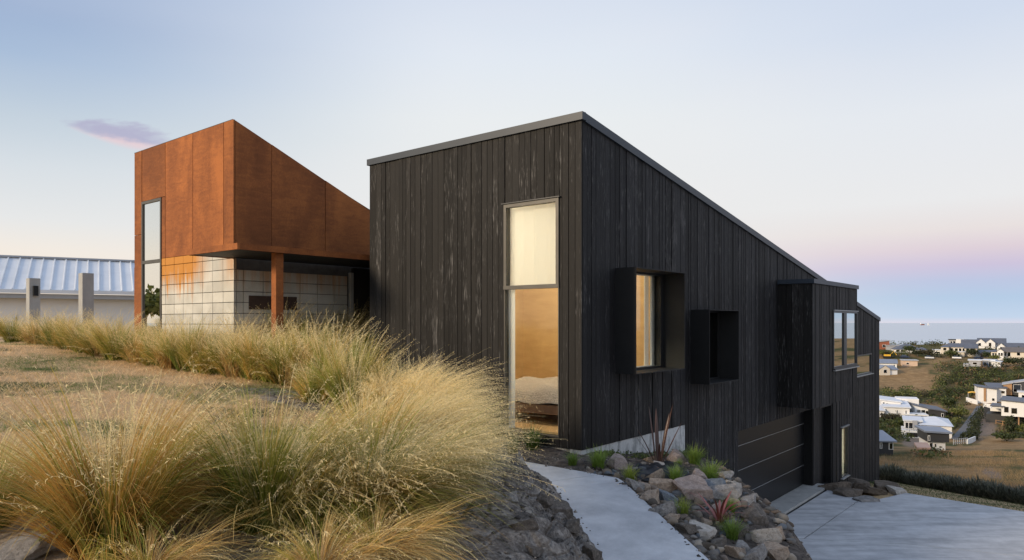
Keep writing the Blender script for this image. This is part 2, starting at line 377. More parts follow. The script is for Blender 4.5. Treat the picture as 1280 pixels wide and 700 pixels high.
def zground(x, y):
    x = np.asarray(x, float); y = np.asarray(y, float)
    t, s = TS(x, y); q = -s
    dl = -sdist(x, y, PL); dr = sdist(x, y, PR); dc = sdist(x, y, CR)
    zp = zpath(x, y); zl = zlawn(x, y)
    rough = sm(dl, .02, .35)
    bank = zp + .03 + (.80 + 1.3 * sm(y, 7.6, 9.2)) * np.maximum(dl, 0) + rough * (.34 * fbm(x * 1.8, y * 1.8, 4, 11) + .24 * (.26 - np.abs(fbm(x * 3.6, y * 3.6, 4, 19))) + .09 * fbm(x * 11, y * 11, 2, 23))
    k = .16; h = np.clip(.5 + .5 * (bank - zl) / k, 0, 1); mound = bank + (zl - bank) * h - k * h * (1 - h)
    bed = -1.82 - .15 * np.maximum(t, 0) - .025 * np.maximum(q, 0) - .04 * np.maximum(q, 0) ** 2 + .07 * fbm(x * 1.7, y * 1.7, 4, 3)
    bed = zp - .03 + (bed - zp + .03) * sm(dr, 0, .45)
    dcp = np.maximum(dc + .25, 0); drop = 1.45 * (np.sqrt(dcp ** 2 + .10) - .316)
    lump = .16 * fbm(x * 2.4, y * 2.4, 4, 8) * sm(dc, -.3, .5)
    slope = np.maximum(bed - drop + lump, -4.33)
    right = np.where(dc > -.6, slope, bed)
    e = edge_e(x, y)
    right = np.where(e > -.02, np.where(dc > 0, zfar(x, y), right), right)
    z = np.where(dl > 0, mound, np.where(dr > 0, right, zp - .12))
    house = (t > .1) & (s > .1)
    behind = np.where(s > 4.7, np.where(t < 3.2, -1.75, zl), -1.95)
    k2 = sm(x / np.maximum(y, 1), .1, .4)
    behind = np.where((t > 18) , zfar(x, y) * k2 + (zl - 1) * (1 - k2), behind)
    behind = np.where((t > .0) & (t <= 18) & (s > 0) & (s < 4.7), np.minimum(behind, np.where(t > 3.6, -5.8, -3.0)), behind)
    z = np.where(house, behind, z)
    z = np.where((s > 6.62) & (t > -3), zl, z)
    return z
def hit(px, py):                      # where a line of sight meets the near ground
    k = (px - 640) / 890; m = (403 - py) / 890
    y = np.arange(1.6, 60, .02); g = zground(k * y, y); i = np.argmax(g >= m * y)
    return float(k * y[i]), float(y[i]), float(g[i])
def gz(x, y): return float(zground(np.array([x]), np.array([y]))[0])
def fz(x, y): return float(zfar(np.array([x]), np.array([y]))[0])
def hitfar(px, py):
    k = (px - 640) / 890; m = (403 - py) / 890
    y = np.arange(20, 345, .25); g = zfar(k * y, y); i = int(np.argmax(g >= m * y))
    if g[i] < m[()] * y[i] if hasattr(m, 'shape') else g[i] < m * y[i]: i = len(y) - 30
    return float(k * y[i]), float(y[i]), float(g[i])

# ------------------------------------------------------------------ ground sheets
def spaced(lo, hi, f0, f1, fine, ratio=1.16):
    v = list(np.arange(f0, f1 + 1e-6, fine)); st_ = fine
    while v[-1] < hi: st_ *= ratio; v.append(v[-1] + st_)
    st_ = fine
    while v[0] > lo: st_ *= ratio; v.insert(0, v[0] - st_)
    return np.array(v)
gx = spaced(-160, 90, -1.6, 4.4, .038, 1.10); gy = spaced(-70, 170, 3.4, 13.4, .042, 1.10)
X, Y = np.meshgrid(gx, gy); Z = zground(X, Y)
nx, ny = len(gx), len(gy)
idx = np.arange(nx * ny).reshape(ny, nx)
q = np.stack([idx[:-1, :-1], idx[:-1, 1:], idx[1:, 1:], idx[1:, :-1]], -1).reshape(-1, 4)
qx = X[:-1, :-1].ravel(); qy = Y[:-1, :-1].ravel()
q = q[~((qx / np.maximum(qy, 1) > .26) & (qy > 31))]
# zones: red = lawn, green = rocky bank and darkened front ground, blue = planted bed
dl = -sdist(X, Y, PL); dr = sdist(X, Y, PR); zl = zlawn(X, Y); dcz = sdist(X, Y, CR)
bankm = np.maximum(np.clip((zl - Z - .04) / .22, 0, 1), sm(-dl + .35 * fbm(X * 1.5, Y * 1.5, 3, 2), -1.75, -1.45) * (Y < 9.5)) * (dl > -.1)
bankm = np.maximum(bankm, .75 * sm(-(Y + .9 * fbm(X * 1.1, Y * 1.1, 3, 6)), -5.3, -4.5) * (dl > 0) * (X > -6) * (Y > 0)) * (TS(X, Y)[1] < 6.62)  # front ground: dark soil, with the shade between clumps put into its colour
bedm = ((dr > -.2) & (dl < .05) & (dcz < 1.9)).astype(float) * (Y < 15)
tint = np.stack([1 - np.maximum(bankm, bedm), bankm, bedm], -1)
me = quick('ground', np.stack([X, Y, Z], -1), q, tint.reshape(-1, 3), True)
def ground_fn(nt, b, o):
    a = nd(nt, 'ShaderNodeSeparateColor', {0: nd(nt, 'ShaderNodeAttribute', attribute_name='tint').outputs['Color']}).outputs
    v = coords(nt); n1 = noise(nt, nd(nt, 'ShaderNodeMapping', {0: v, 'Scale': (0.55, 0.9, 1)}).outputs[0], 1.0, 5, 0.6); n2 = noise(nt, v, 6, 6, 0.7); n3 = noise(nt, v, 40, 5, 0.75)
    straw = ramp(nt, mth(nt, 'ADD', mth(nt, 'MULTIPLY', n2, .5), mth(nt, 'MULTIPLY', n3, .5)), [(.3, (.40, .27, .145)), (.7, (.68, .49, .28))])
    green = mixc(nt, n3, (.05, .07, .022, 1), (.11, .125, .045, 1))
    lawn = mixc(nt, sstep(nt, mth(nt, 'ADD', n1, mth(nt, 'MULTIPLY', n2, .18)), .60, .74), straw, green)
    vor = nd(nt, 'ShaderNodeTexVoronoi', {'Vector': v, 'Scale': 9.0}).outputs['Distance']
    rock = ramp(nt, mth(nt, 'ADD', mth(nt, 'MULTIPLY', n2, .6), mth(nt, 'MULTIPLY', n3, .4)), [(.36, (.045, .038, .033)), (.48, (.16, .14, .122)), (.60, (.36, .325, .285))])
    mulch = ramp(nt, mth(nt, 'ADD', mth(nt, 'MULTIPLY', vor, .5), mth(nt, 'MULTIPLY', n3, .55)), [(.25, (.040, .033, .028)), (.6, (.12, .10, .085)), (.8, (.22, .18, .15))])
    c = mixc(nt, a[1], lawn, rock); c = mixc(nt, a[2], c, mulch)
    crk = nd(nt, 'ShaderNodeTexVoronoi', {'Vector': nd(nt, 'ShaderNodeMapping', {0: v, 'Scale': (1, 1, 2.2), 'Rotation': (.4, .3, .6)}).outputs[0], 'Scale': 3.6}, feature='DISTANCE_TO_EDGE').outputs['Distance']
    hgt = mth(nt, 'ADD', n3, mth(nt, 'ADD', mth(nt, 'MULTIPLY', n2, 2.0), mth(nt, 'MULTIPLY', mth(nt, 'MULTIPLY', sstep(nt, crk, 0.0, .12), a[1]), 2.2)))
    setin(nt, b, Base_Color=c, Roughness=.95, Specular_IOR_Level=.15, Normal=bump(nt, hgt, .8, .03))
gm = material('ground_cover', ground_fn)
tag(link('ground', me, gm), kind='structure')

kk = np.concatenate([np.arange(.24, .48, .02), np.arange(.48, .76, .0022), np.arange(.76, 2.6, .05)])
dd = np.concatenate([np.arange(29.6, 120, .6), np.arange(120, 360, 1.2), np.arange(362, 720, 12)])
K, D = np.meshgrid(kk, dd); HX = K * D; HZ = zfar(HX, D)
nx, ny = len(kk), len(dd); idx = np.arange(nx * ny).reshape(ny, nx)
q = np.stack([idx[:-1, :-1], idx[:-1, 1:], idx[1:, 1:], idx[1:, :-1]], -1).reshape(-1, 4)
HZ = HZ - .03 * (D < 31.5)
HPX = 640 + 890 * K; HPY = 403 - 890 * HZ / D
hw = fbm(HPX * .06, HPY * .09, 4, 21)
def blob(cx, cy, rx, ry, tilt=0.0):
    dx = (HPX - cx); dy = HPY - cy - tilt * dx
    return sm(-np.sqrt((dx / rx) ** 2 + (dy / ry) ** 2) - hw * .9, -1.25, -.75)
dirt = np.maximum.reduce([blob(1233, 530, 20, 15, -.35), blob(1150, 552, 20, 8, 0), blob(1237, 590, 14, 6, .3)])
grn = np.maximum.reduce([blob(1272, 600, 34, 22, -.35), blob(1215, 470, 42, 22, .1), blob(1150, 497, 50, 8, 0), blob(1120, 528, 22, 16, 0), blob(1150, 575, 16, 8, -.4), blob(1190, 440, 110, 7, .03), blob(1130, 425, 60, 8, 0), blob(1265, 468, 26, 8, 0)])
straw_m = np.maximum.reduce([blob(1130, 472, 38, 14, -.3), blob(1262, 452, 22, 6, .2), blob(1215, 565, 40, 12, -.2), blob(1125, 582, 30, 6, .2)])
tint = np.stack([dirt, grn * (1 - straw_m), straw_m], -1)
me = quick('hillside', np.stack([HX, D, HZ], -1), q, tint.reshape(-1, 3), True)
def hill_fn(nt, b, o):
    v = coords(nt); n1 = noise(nt, v, .028, 5, .6); n2 = noise(nt, v, .35, 6, .7); n3 = noise(nt, v, 2.5, 5, .75)
    y = nd(nt, 'ShaderNodeSeparateXYZ', {0: v}).outputs[1]
    straw = ramp(nt, mth(nt, 'ADD', mth(nt, 'MULTIPLY', n2, .55), mth(nt, 'MULTIPLY', n3, .45)), [(.3, (.15, .092, .044)), (.52, (.29, .19, .095)), (.7, (.44, .31, .165))])
    olive = ramp(nt, n3, [(.3, (.045, .050, .018)), (.7, (.105, .105, .042))])
    c = mixc(nt, sstep(nt, mth(nt, 'ADD', n1, mth(nt, 'MULTIPLY', n2, .22)), .60, .70), straw, olive)
    a = nd(nt, 'ShaderNodeSeparateColor', {0: nd(nt, 'ShaderNodeAttribute', attribute_name='tint').outputs['Color']}).outputs
    c = mixc(nt, mth(nt, 'MULTIPLY', a[1], .85), c, olive); c = mixc(nt, a[2], c, straw)
    dirt = ramp(nt, n3, [(.3, (.17, .13, .10)), (.7, (.29, .225, .175))]); c = mixc(nt, a[0], c, dirt)
    grn = ramp(nt, n3, [(.3, (.055, .075, .024)), (.7, (.13, .14, .055))])
    c = mixc(nt, sstep(nt, mth(nt, 'ADD', y, mth(nt, 'MULTIPLY', n2, 6)), 34, 26), c, grn)
    setin(nt, b, Base_Color=c, Roughness=.95, Specular_IOR_Level=.1, Normal=bump(nt, mth(nt, 'ADD', n3, n2), .7, .25))
tag(link('hillside', me, material('hill_grass', hill_fn)), kind='structure')

def sea_fn(nt, b, o):
    n = noise(nt, coords(nt, (.004, .02, 1)), 1.0, 5, .6)
    setin(nt, b, Base_Color=ramp(nt, n, [(.35, (.30, .40, .44)), (.65, (.34, .44, .48))]), Roughness=.18, Normal=bump(nt, noise(nt, coords(nt, (.06, .25, 1)), 1.0, 4), .06, 1.0))
me = bpy.data.meshes.new('sea'); R = 70000
me.from_pydata([(-R, 380, -60), (R, 380, -60), (R, R, -60), (-R, R, -60)], [], [(0, 1, 2, 3)]); me.update()
tag(link('sea', me, material('sea_water', sea_fn)), kind='structure')

# ------------------------------------------------------------------ concrete path and driveway
def slab(name, pts, top, th, m, gap_label=None, kind='structure'):
    mb = MB(); mb.prism([(x, y, top(x, y) - th) for x, y in pts], [(x, y, top(x, y)) for x, y in pts])
    o = mb.build(name, m); return o
def zp1(x, y): return float(zpath(np.array(x), np.array(y)))
path = empty('path', (*W(-1.4, 0), zp1(*W(-1.4, 0)))); tag(path, kind='structure')
po = tuple(path.location)
def subdiv_strip(name, L, Rr, m, parent, z, off, n=8, th=.12):
    mb = MB(); lo = []; hi = []
    Ls = []; Rs = []
    for (a, b2), (c, d2) in zip(zip(L[:-1], L[1:]), zip(Rr[:-1], Rr[1:])):
        for i in range(n):
            f = i / n; Ls.append((a[0] + (b2[0] - a[0]) * f, a[1] + (b2[1] - a[1]) * f)); Rs.append((c[0] + (d2[0] - c[0]) * f, c[1] + (d2[1] - c[1]) * f))
    Ls.append(L[-1]); Rs.append(Rr[-1])
    for i in range(len(Ls) - 1):
        p = [Ls[i], Rs[i], Rs[i + 1], Ls[i + 1]]
        k = len(mb.v)
        mb.v += [(x, y, z(x, y)) for x, y in p] + [(x, y, z(x, y) - th) for x, y in p]
        mb.f += [(k, k + 1, k + 2, k + 3), (k + 1, k + 5, k + 6, k + 2), (k + 3, k + 2 + 0, k + 6, k + 7)[:0] or (k, k + 3, k + 7, k + 4)]
        if i == 0: mb.f.append((k, k + 4, k + 5, k + 1))
        if i == len(Ls) - 2: mb.f.append((k + 3, k + 2, k + 6, k + 7))
    return mb.build(name, m, parent, off)
zpp = lambda x, y: zp1(x, y) + .0
subdiv_strip('path_slab', [(W(-1.98, 6.45)), (W(-2.02, -.45))], [(W(-.97, 6.45)), (W(-.97, -.9))], MATS['path_concrete'], path, zpp, po)
g1, g2 = W(-2.035, -.455), W(-.985, -.905)
subdiv_strip('path_slab', [g1, (.40, 8.1), (.52, 7.3), (.70, 6.29)], [g2, (1.262, 8.50), (1.50, 7.4), (1.746, 6.29)], MATS['path_concrete'], path, zpp, po)
subdiv_strip('path_slab', [(.703, 6.278), (1.05, 4.5), (1.45, 2.0), (2.1, -6)], [(1.75, 6.278), (2.12, 4.5), (2.55, 2.0), (3.2, -6)], MATS['path_concrete'], path, zpp, po)

DZ = -4.22
drv = empty('driveway', (8, 12, DZ)); tag(drv, kind='structure')
def flat(name, pts, z, th, m, parent, off): return MB().prism([(x, y, z - th) for x, y in pts], [(x, y, z) for x, y in pts]).build(name, m, parent, off)
do = tuple(drv.location)
Wp = lambda t, q_: W(t, -q_)
def lerp(a, b, f): return (a[0] + (b[0] - a[0]) * f, a[1] + (b[1] - a[1]) * f)
# expansion joints split the drive into slabs
flat('drive_slab', [Wp(5.5, .36), Wp(10.9, .36), (8.25, 16.92), (5.68, 13.90), (4.6, 14.0)], DZ, .1, MATS['drive_concrete'], drv, do)
flat('drive_slab', [(8.265, 16.91), (8.46, 16.8), (9.0, 17.15), (9.75, 17.62), (11.4, 15.9), (14.9, 12.3), (9.1, 12.90), (7.56, 13.56), (5.70, 13.875)], DZ, .1, MATS['drive_concrete'], drv, do)
flat('drive_slab', [(4.6, 13.975), (5.69, 13.86), (7.555, 13.545), (9.095, 12.885), (14.93, 12.28), (17.5, 9.8), (17.5, -3), (4.6, -3), (3.6, 9.0), (3.6, 13.0)], DZ, .1, MATS['drive_concrete'], drv, do)

# ------------------------------------------------------------------ building helpers (local x = along the long wall, y = along the end wall)
def columns(edges, top, bot, openings=()):
    """strips between edges, cut at openings (u0,u1,z0,z1) -> (ua, ub, zb_a, zb_b, zt_a, zt_b)"""
    es = sorted(set(edges) | {u for o in openings for u in o[:2] if edges[0] < u < edges[-1]})
    keep = [es[0]]
    for e in es[1:]:
        if e - keep[-1] > 1e-4: keep.append(e)
    out = []
    for ua, ub in zip(keep[:-1], keep[1:]):
        mid = (ua + ub) / 2; segs = [(None, None)]
        cuts = sorted([(o[2], o[3]) for o in openings if o[0] < mid < o[1]])
        lo = (bot(ua + 1e-4), bot(ub - 1e-4)); zc = lo
        for z0, z1 in cuts:
            if z0 > max(zc) + .02: out.append((ua, ub, zc[0], zc[1], z0, z0))
            zc = (z1, z1)
        t = (top(ua), top(ub))
        if min(t) > max(zc) + .02: out.append((ua, ub, zc[0], zc[1], t[0], t[1]))
    return out
def slab_x(mb, c, y0, y1, g=0.0):      # strip running along x, thickness in y
    ua, ub, ba, bb, ta, tb = c; ua += g; ub -= g
    mb.prism([(ua, y0, ba), (ub, y0, bb), (ub, y1, bb), (ua, y1, ba)], [(ua, y0, ta), (ub, y0, tb), (ub, y1, tb), (ua, y1, ta)])
def slab_y(mb, c, x0, x1, g=0.0):      # strip running along y, thickness in x
    ua, ub, ba, bb, ta, tb = c; ua += g; ub -= g
    mb.prism([(x0, ua, ba), (x1, ua, ba), (x1, ub, bb), (x0, ub, bb)], [(x0, ua, ta), (x1, ua, ta), (x1, ub, tb), (x0, ub, tb)])
def board_edges(u0, u1, r, w=(.09, .112, .112, .138)):
    e = [u0]
    while u1 - e[-1] > .20: e.append(e[-1] + r.choice(w))
    e.append(u1); return e

# ------------------------------------------------------------------ black timber house
BASE = -1.9
H = empty('timber_house', (CX, CY, BASE), ROT, 'black charred timber house with a long sloping roof line and lit windows', 'house')
HO = (0, 0, BASE)
roof_z = lambda t: 2.955 - .1574 * t
CT, CTC = MATS['charred_timber'], MATS['charred_timber_skytint']
r = random.Random(3)
opA = [(.385, 1.415, -1.66, 1.80)]
W1 = (.904, 2.518, -.767, .817); W2 = (3.48, 4.815, -1.092, .227)
opB = [W1, W2, (5.67, 10.56, -4.4, -2.2), (11.2, 12.36, -4.4, -2.2), (13.14, 13.82, -4.42, -2.99), (14.55, 16.67, -1.62, -.988), (8.05, 11.6, -1.6, .55)]
botB = lambda t: -1.80 if t < 3.28 else (-4.45 if t < 13.0 else -5.30)
# wall carcass behind the boards
mb = MB()
for c in columns([0.0, 4.61], lambda u: 2.86, lambda u: -1.80, opA): slab_y(mb, c, .026, .20)
wallA = mb.build('wall', MATS['backing'], H, HO)
mb = MB()
for c in columns([0.21, 3.28, 13.0, 17.76], lambda t: roof_z(t) - .10, botB, opB): slab_x(mb, c, .026, .20)
wallB = mb.build('wall', MATS['backing'], H, HO)
mb = MB()
mb.prism([(.2, 4.44, -1.8), (17.76, 4.44, -5.3), (17.76, 4.61, -5.3), (.2, 4.61, -1.8)], [(.2, 4.44, roof_z(.2) - .1), (17.76, 4.44, roof_z(17.76) - .1), (17.76, 4.61, roof_z(17.76) - .1), (.2, 4.61, roof_z(.2) - .1)])
mb.box(17.59, 17.76, .21, 4.43, -5.3, roof_z(17.76) - .11)
mb.build('wall', MATS['charred_timber'], H, HO)
# boards, each one its own piece
for c in columns(board_edges(.0, 4.61, r), lambda u: 2.845, lambda u: -1.80, opA):
    mb = MB(); slab_y(mb, c, r.uniform(-.007, .005), .024, .0042); mb.build('board', CT, wallA, HO)
for c in columns(board_edges(.028, 3.28, r)[:-1] + board_edges(3.28, 13.0, r)[:-1] + board_edges(13.0, 17.76, r), lambda t: roof_z(t) - .115, botB, opB):
    mb = MB(); slab_x(mb, c, r.uniform(-.007, .005), .024, .0042); mb.build('board', CTC, wallB, HO)

# roof sheet and cap flashing
mb = MB()
mb.prism([(.06, .06, roof_z(.06) - .10), (17.7, .06, roof_z(17.7) - .10), (17.7, 4.55, roof_z(17.7) - .10), (.06, 4.55, roof_z(.06) - .10)],
         [(.06, .06, roof_z(.06) - .03), (17.7, .06, roof_z(17.7) - .03), (17.7, 4.55, roof_z(17.7) - .03), (.06, 4.55, roof_z(.06) - .03)])
roof = mb.build('roof', MATS['cap_metal'], H, HO)
MB().box(-.035, .058, -.035, 4.645, 2.845, 2.955).build('cap_flashing', MATS['cap_metal'], H, HO)
def capB(t0, t1):
    mb = MB(); f = lambda t, o: roof_z(t) + o
    mb.prism([(t0, -.034, f(t0, -.118)), (t1, -.034, f(t1, -.118)), (t1, .058, f(t1, -.118)), (t0, .058, f(t0, -.118))],
             [(t0, -.034, f(t0, .002)), (t1, -.034, f(t1, .002)), (t1, .058, f(t1, .002)), (t0, .058, f(t0, .002))])
    return mb.build('cap_flashing', MATS['cap_metal'], H, HO)
capB(.061, 6.0); capB(6.004, 12.0); capB(12.004, 17.80)
MB().box(17.70, 17.795, .06, 4.64, roof_z(17.76) - .12, roof_z(17.76) - .012).build('cap_flashing', MATS['cap_metal'], H, HO)

# concrete footing showing under the boards
mb = MB(); mb.box(.012, 3.275, .012, .20, -3.2, -1.803); mb.build('foundation', MATS['foundation_concrete'], H, HO)
MB().box(.035, .20, .202, 4.6, -3.2, -1.803).build('foundation', MATS['foundation_concrete'], H, HO)
MB().box(13.0, 17.74, .035, .20, -6.4, -5.303).build('foundation', MATS['foundation_concrete'], H, HO)

# tall window in the end wall: frame, transom, two panes
fm = MATS['bronze_frame']
mb = MB(); Y0, Y1, Z0, Z1 = .385, 1.415, -1.66, 1.80
ZT = .555
mb.box(-.022, .06, Y0, Y0 + .05, ZT, Z1); mb.box(-.022, .06, Y1 - .05, Y1, ZT, Z1); mb.box(-.022, .06, Y0 + .05, Y1 - .05, Z1 - .055, Z1)
mb.box(-.024, .062, Y0 - .004, Y1 + .004, ZT - .055, ZT + .002)
mb.box(-.010, .058, Y0, Y0 + .016, Z0 + .02, ZT - .056); mb.box(-.010, .058, Y1 - .016, Y1, Z0 + .02, ZT - .056); mb.box(-.016, .058, Y0, Y1, Z0, Z0 + .019)
wf = mb.build('window', fm, H, HO)
MB().box(-.045, .0, Y0 - .03, Y1 + .03, Z1 + .002, Z1 + .014).build('window_head', MATS['dark_frame'], wf, HO)
MB().box(.02, .03, Y0 + .048, Y1 - .048, ZT, Z1 - .053).build('pane', MATS['clear_glass'], wf, HO)
MB().box(.02, .03, Y0 + .015, Y1 - .015, Z0 + .018, ZT - .054).build('pane', MATS['clear_glass'], wf, HO)

# two deep black window hoods on the long wall
def hood(t0, t1, z0, z1, pane_mat, rect):
    mb = MB(); k = .012; P = -.354
    mb.box(t0, t0 + k, P, .20, z0, z1); mb.box(t1 - k, t1, P, .20, z0, z1)
    mb.box(t0 + k, t1 - k, P, .20, z1 - k, z1); mb.box(t0 + k, t1 - k, P, .20, z0, z0 + k)
    h = mb.build('window_hood', MATS['black_metal'], H, HO)
    a, b2, c, d = rect
    mb = MB(); y0, y1 = .03, .09
    mb.box(t0 + k, a, y0, y1, z0 + k, z1 - k); mb.box(b2, t1 - k, y0, y1, z0 + k, z1 - k); mb.box(a, b2, y0, y1, z0 + k, c); mb.box(a, b2, y0, y1, d, z1 - k)
    mb.build('window_frame', MATS['black_metal'], h, HO)
    MB().box(a, b2, .055, .063, c, d).build('pane', pane_mat, h, HO)
hood(*W1[:2], W1[2], W1[3], MATS['clear_glass'], (.95, 2.41, -.72, .775))
hood(*W2[:2], W2[2], W2[3], MATS['dark_glass'], (3.53, 4.765, -1.05, .185))

# projecting upper box
BX0, BX1, BY = 7.96, 11.70, -.767
VZ0, VZ1 = -1.90, .86
bx = MB(); bx.box(BX0 + .025, BX1 - .025, BY + .025, -.006, VZ0 + .01, VZ1)
box_o = None
opV = [(9.50, 11.66, -1.10, .28)]
mb = MB()
for c in columns([BX0 + .026, BX1 - .02], lambda t: VZ1, lambda t: VZ0, opV): slab_x(mb, c, BY + .026, BY + .15)
mb.box(BX0 + .026, BX0 + .15, BY + .152, .02, VZ0, VZ1); mb.box(BX1 - .15, BX1 - .026, BY + .152, .02, VZ0, -1.12); mb.box(BX1 - .15, BX1 - .026, BY + .152, .02, .30, VZ1)
mb.box(BX0 + .16, BX1 - .16, BY + .16, .02, VZ0, VZ0 + .1)
bay = mb.build('bay', MATS['backing'], H, HO)
for c in columns(board_edges(BX0, BX1, r), lambda t: VZ1, lambda t: VZ0 - .012, opV):
    mb = MB(); slab_x(mb, c, BY + r.uniform(-.007, .005), BY + .024, .0042); mb.build('board', CTC, bay, HO)
for c in columns(board_edges(BY + .028, -.004, r, (.12, .145, .165)), lambda t: VZ1, lambda t: VZ0 - .012):
    mb = MB(); slab_y(mb, c, BX0 + r.uniform(-.007, .005), BX0 + .024, .0042); mb.build('board', CT, bay, HO)
MB().box(BX1 - .024, BX1, BY + .03, -.004, VZ0, -1.12).box(BX1 - .024, BX1, BY + .03, -.004, .30, VZ1).build('board', CTC, bay, HO)
MB().box(BX0 - .04, BX1 + .04, BY - .04, -.006, VZ1 + .004, .962).build('cap_flashing', MATS['cap_metal'], bay, HO)
gf = MATS['dark_frame']
mb = MB(); a, b2, c, d = 9.50, 11.66, -1.10, .28; y0, y1 = BY - .022, BY + .05
mb.box(a, a + .05, y0, y1, c, d); mb.box(b2 - .04, b2, y0, y1, c, d); mb.box(a + .05, b2 - .04, y0, y1, d - .05, d); mb.box(a - .02, b2 + .01, y0 - .04, y1, c - .03, c)
mb.box(a + .05, b2 - .04, y0, y1, c + .001, c + .045)
bw = mb.build('bay_window', gf, H, HO)
MB().box(a - .02, b2 + .01, y0 - .05, y0 - .001, c - .055, c - .031).build('sill', MATS['grey_frame'], bw, HO)
MB().box(a - .02, b2 + .01, y0 - .03, y0 - .001, d + .002, d + .018).build('window_head', MATS['grey_frame'], bw, HO)
MB().box(10.42, 10.66, BY - .018, BY + .05, c + .046, d - .051).build('mullion', MATS['dark_frame'], bw, HO)
MB().box(a + .049, 10.43, BY + .01, BY + .018, c + .044, d - .049).build('pane', MATS['coated_glass'], bw, HO)
MB().box(10.65, b2 - .039, BY + .01, BY + .018, c + .044, d - .049).build('pane', MATS['coated_glass'], bw, HO)
def simple_window(t0, t1, z0, z1, pane, frame, sill=True, nm='window'):
    mb = MB(); f = .04
    mb.box(t0, t0 + f, -.02, .06, z0, z1); mb.box(t1 - f, t1, -.02, .06, z0, z1); mb.box(t0 + f, t1 - f, -.02, .06, z1 - f, z1); mb.box(t0 + f, t1 - f, -.02, .06, z0, z0 + f)
    o = mb.build(nm, frame, H, HO)
    if sill: MB().box(t0 - .03, t1 + .03, -.075, .0, z0 - .028, z0 - .003).build('sill', MATS['grey_frame'], o, HO)
    MB().box(t0 + f - .001, t1 - f + .001, .015, .023, z0 + f - .001, z1 - f + .001).build('pane', pane, o, HO)
    return o
simple_window(14.55, 16.67, -1.62, -.988, MATS['coated_glass'], gf)
lw = simple_window(13.14, 13.82, -4.42, -2.99, MATS['clear_glass'], MATS['dark_frame'])
MB().box(13.10, 13.86, -.06, .0, -2.985, -2.965).build('window_head', MATS['grey_frame'], lw, HO)
MB().box(13.13, 13.83, .09, .095, -4.42, -2.99).build('blind', MATS['blind_cloth'], lw, HO)

# garage door, set back in its opening
mb = MB(); GD = .225
mb.box(5.60, 5.668, .026, .35, -4.3, -2.2); mb.box(10.562, 10.63, .026, .35, -4.3, -2.2); mb.box(5.668, 10.562, .028, .35, -2.198, -2.13)
jam = mb.build('garage_reveal', MATS['black_metal'], H, HO)
MB().box(5.60, 10.63, .32, .36, -4.3, -2.14).build('backing_board', MATS['backing'], jam, HO)
gd = empty('garage_door', (0, 0, 0)); gd.parent = H
zs = [-4.16, -3.665, -3.12, -2.60, -2.205]
for i, (za, zb) in enumerate(zip(zs[:-1], zs[1:])):
    MB().box(5.672, 10.558, GD, GD + .04, za + .007, zb - .004).build('door_panel', MATS['garage_metal'], gd, HO)
    if i < 3: MB().box(5.672, 10.558, GD - .003, GD + .02, zb - .003, zb + .006).build('door_trim', MATS['grey_frame'], gd, HO)
MB().box(5.45, 10.95, -.30, .30, -4.6, -4.17).build('threshold', MATS['post_concrete'], H, HO)
MB().box(5.45, 10.95, -.355, -.303, -4.6, -4.224).build('drain_channel', MATS['black_metal'], H, HO)
# entry door beside the garage
mb = MB(); mb.box(11.2, 11.27, .03, .30, -4.4, -2.2); mb.box(12.29, 12.36, .03, .30, -4.4, -2.2); mb.box(11.27, 12.29, .03, .30, -2.27, -2.2)
ed = mb.build('entry_door', MATS['black_metal'], H, HO)
MB().box(11.272, 12.288, .20, .24, -4.4, -2.272).build('door_leaf', MATS['garage_metal'], ed, HO)
MB().box(11.30, 11.62, -.006, .02, -2.52, -2.44).build('number_plate', MATS['grey_frame'], ed, HO) if False else None
MB().box(11.36, 11.56, .185, .199, -2.50, -2.40).build('number_plate', MATS['grey_frame'], ed, HO)
MB().box(11.36, 11.58, .185, .199, -3.02, -2.84).build('intercom', MATS['grey_frame'], ed, HO)
MB().box(11.34, 11.62, .165, .199, -3.50, -3.47).build('letter_slot', MATS['grey_frame'], ed, HO)

# lit bedroom behind the tall window and the first hood
RX0, RX1, RY0, RY1, RZ0, RZ1 = .205, 3.2, .205, 3.59, -1.63, 2.25
MB().box(RX0, RX1, RY0, RY1, RZ0 - .06, RZ0).build('floor', MATS['floor_wood'], H, HO)
MB().box(RX0, RX1, RY1, RY1 + .05, RZ0, RZ1).build('inner_wall', MATS['plywood'], H, HO)
MB().box(RX1, RX1 + .05, RY0, RY1 + .05, RZ0 - .06, RZ1).build('inner_wall', MATS['plywood'], H, HO)
MB().box(RX0, RX1, RY0, RY1, RZ1, RZ1 + .04).build('ceiling', MATS['plaster_white'], H, HO)
mb = MB()
for c in columns([RY0, RY1], lambda u: RZ1, lambda u: RZ0, [(.385, 1.415, -1.66, 1.80)]): slab_y(mb, c, RX0 - .004, RX0 + .03)
mb.build('inner_wall', MATS['plaster_white'], H, HO)
mb = MB()
for c in columns([RX0 + .031, RX1], lambda u: RZ1, lambda u: RZ0, [(.95, 2.41, -.72, .775)]): slab_x(mb, c, RY0 - .004, RY0 + .03)
mb.build('inner_wall', MATS['plaster_white'], H, HO)
def loc(o, x, y, z): o.location = (*W(x, y), z); o.rotation_euler = (0, 0, ROT); return o
LO = lambda x, y, z: (x, y, z)
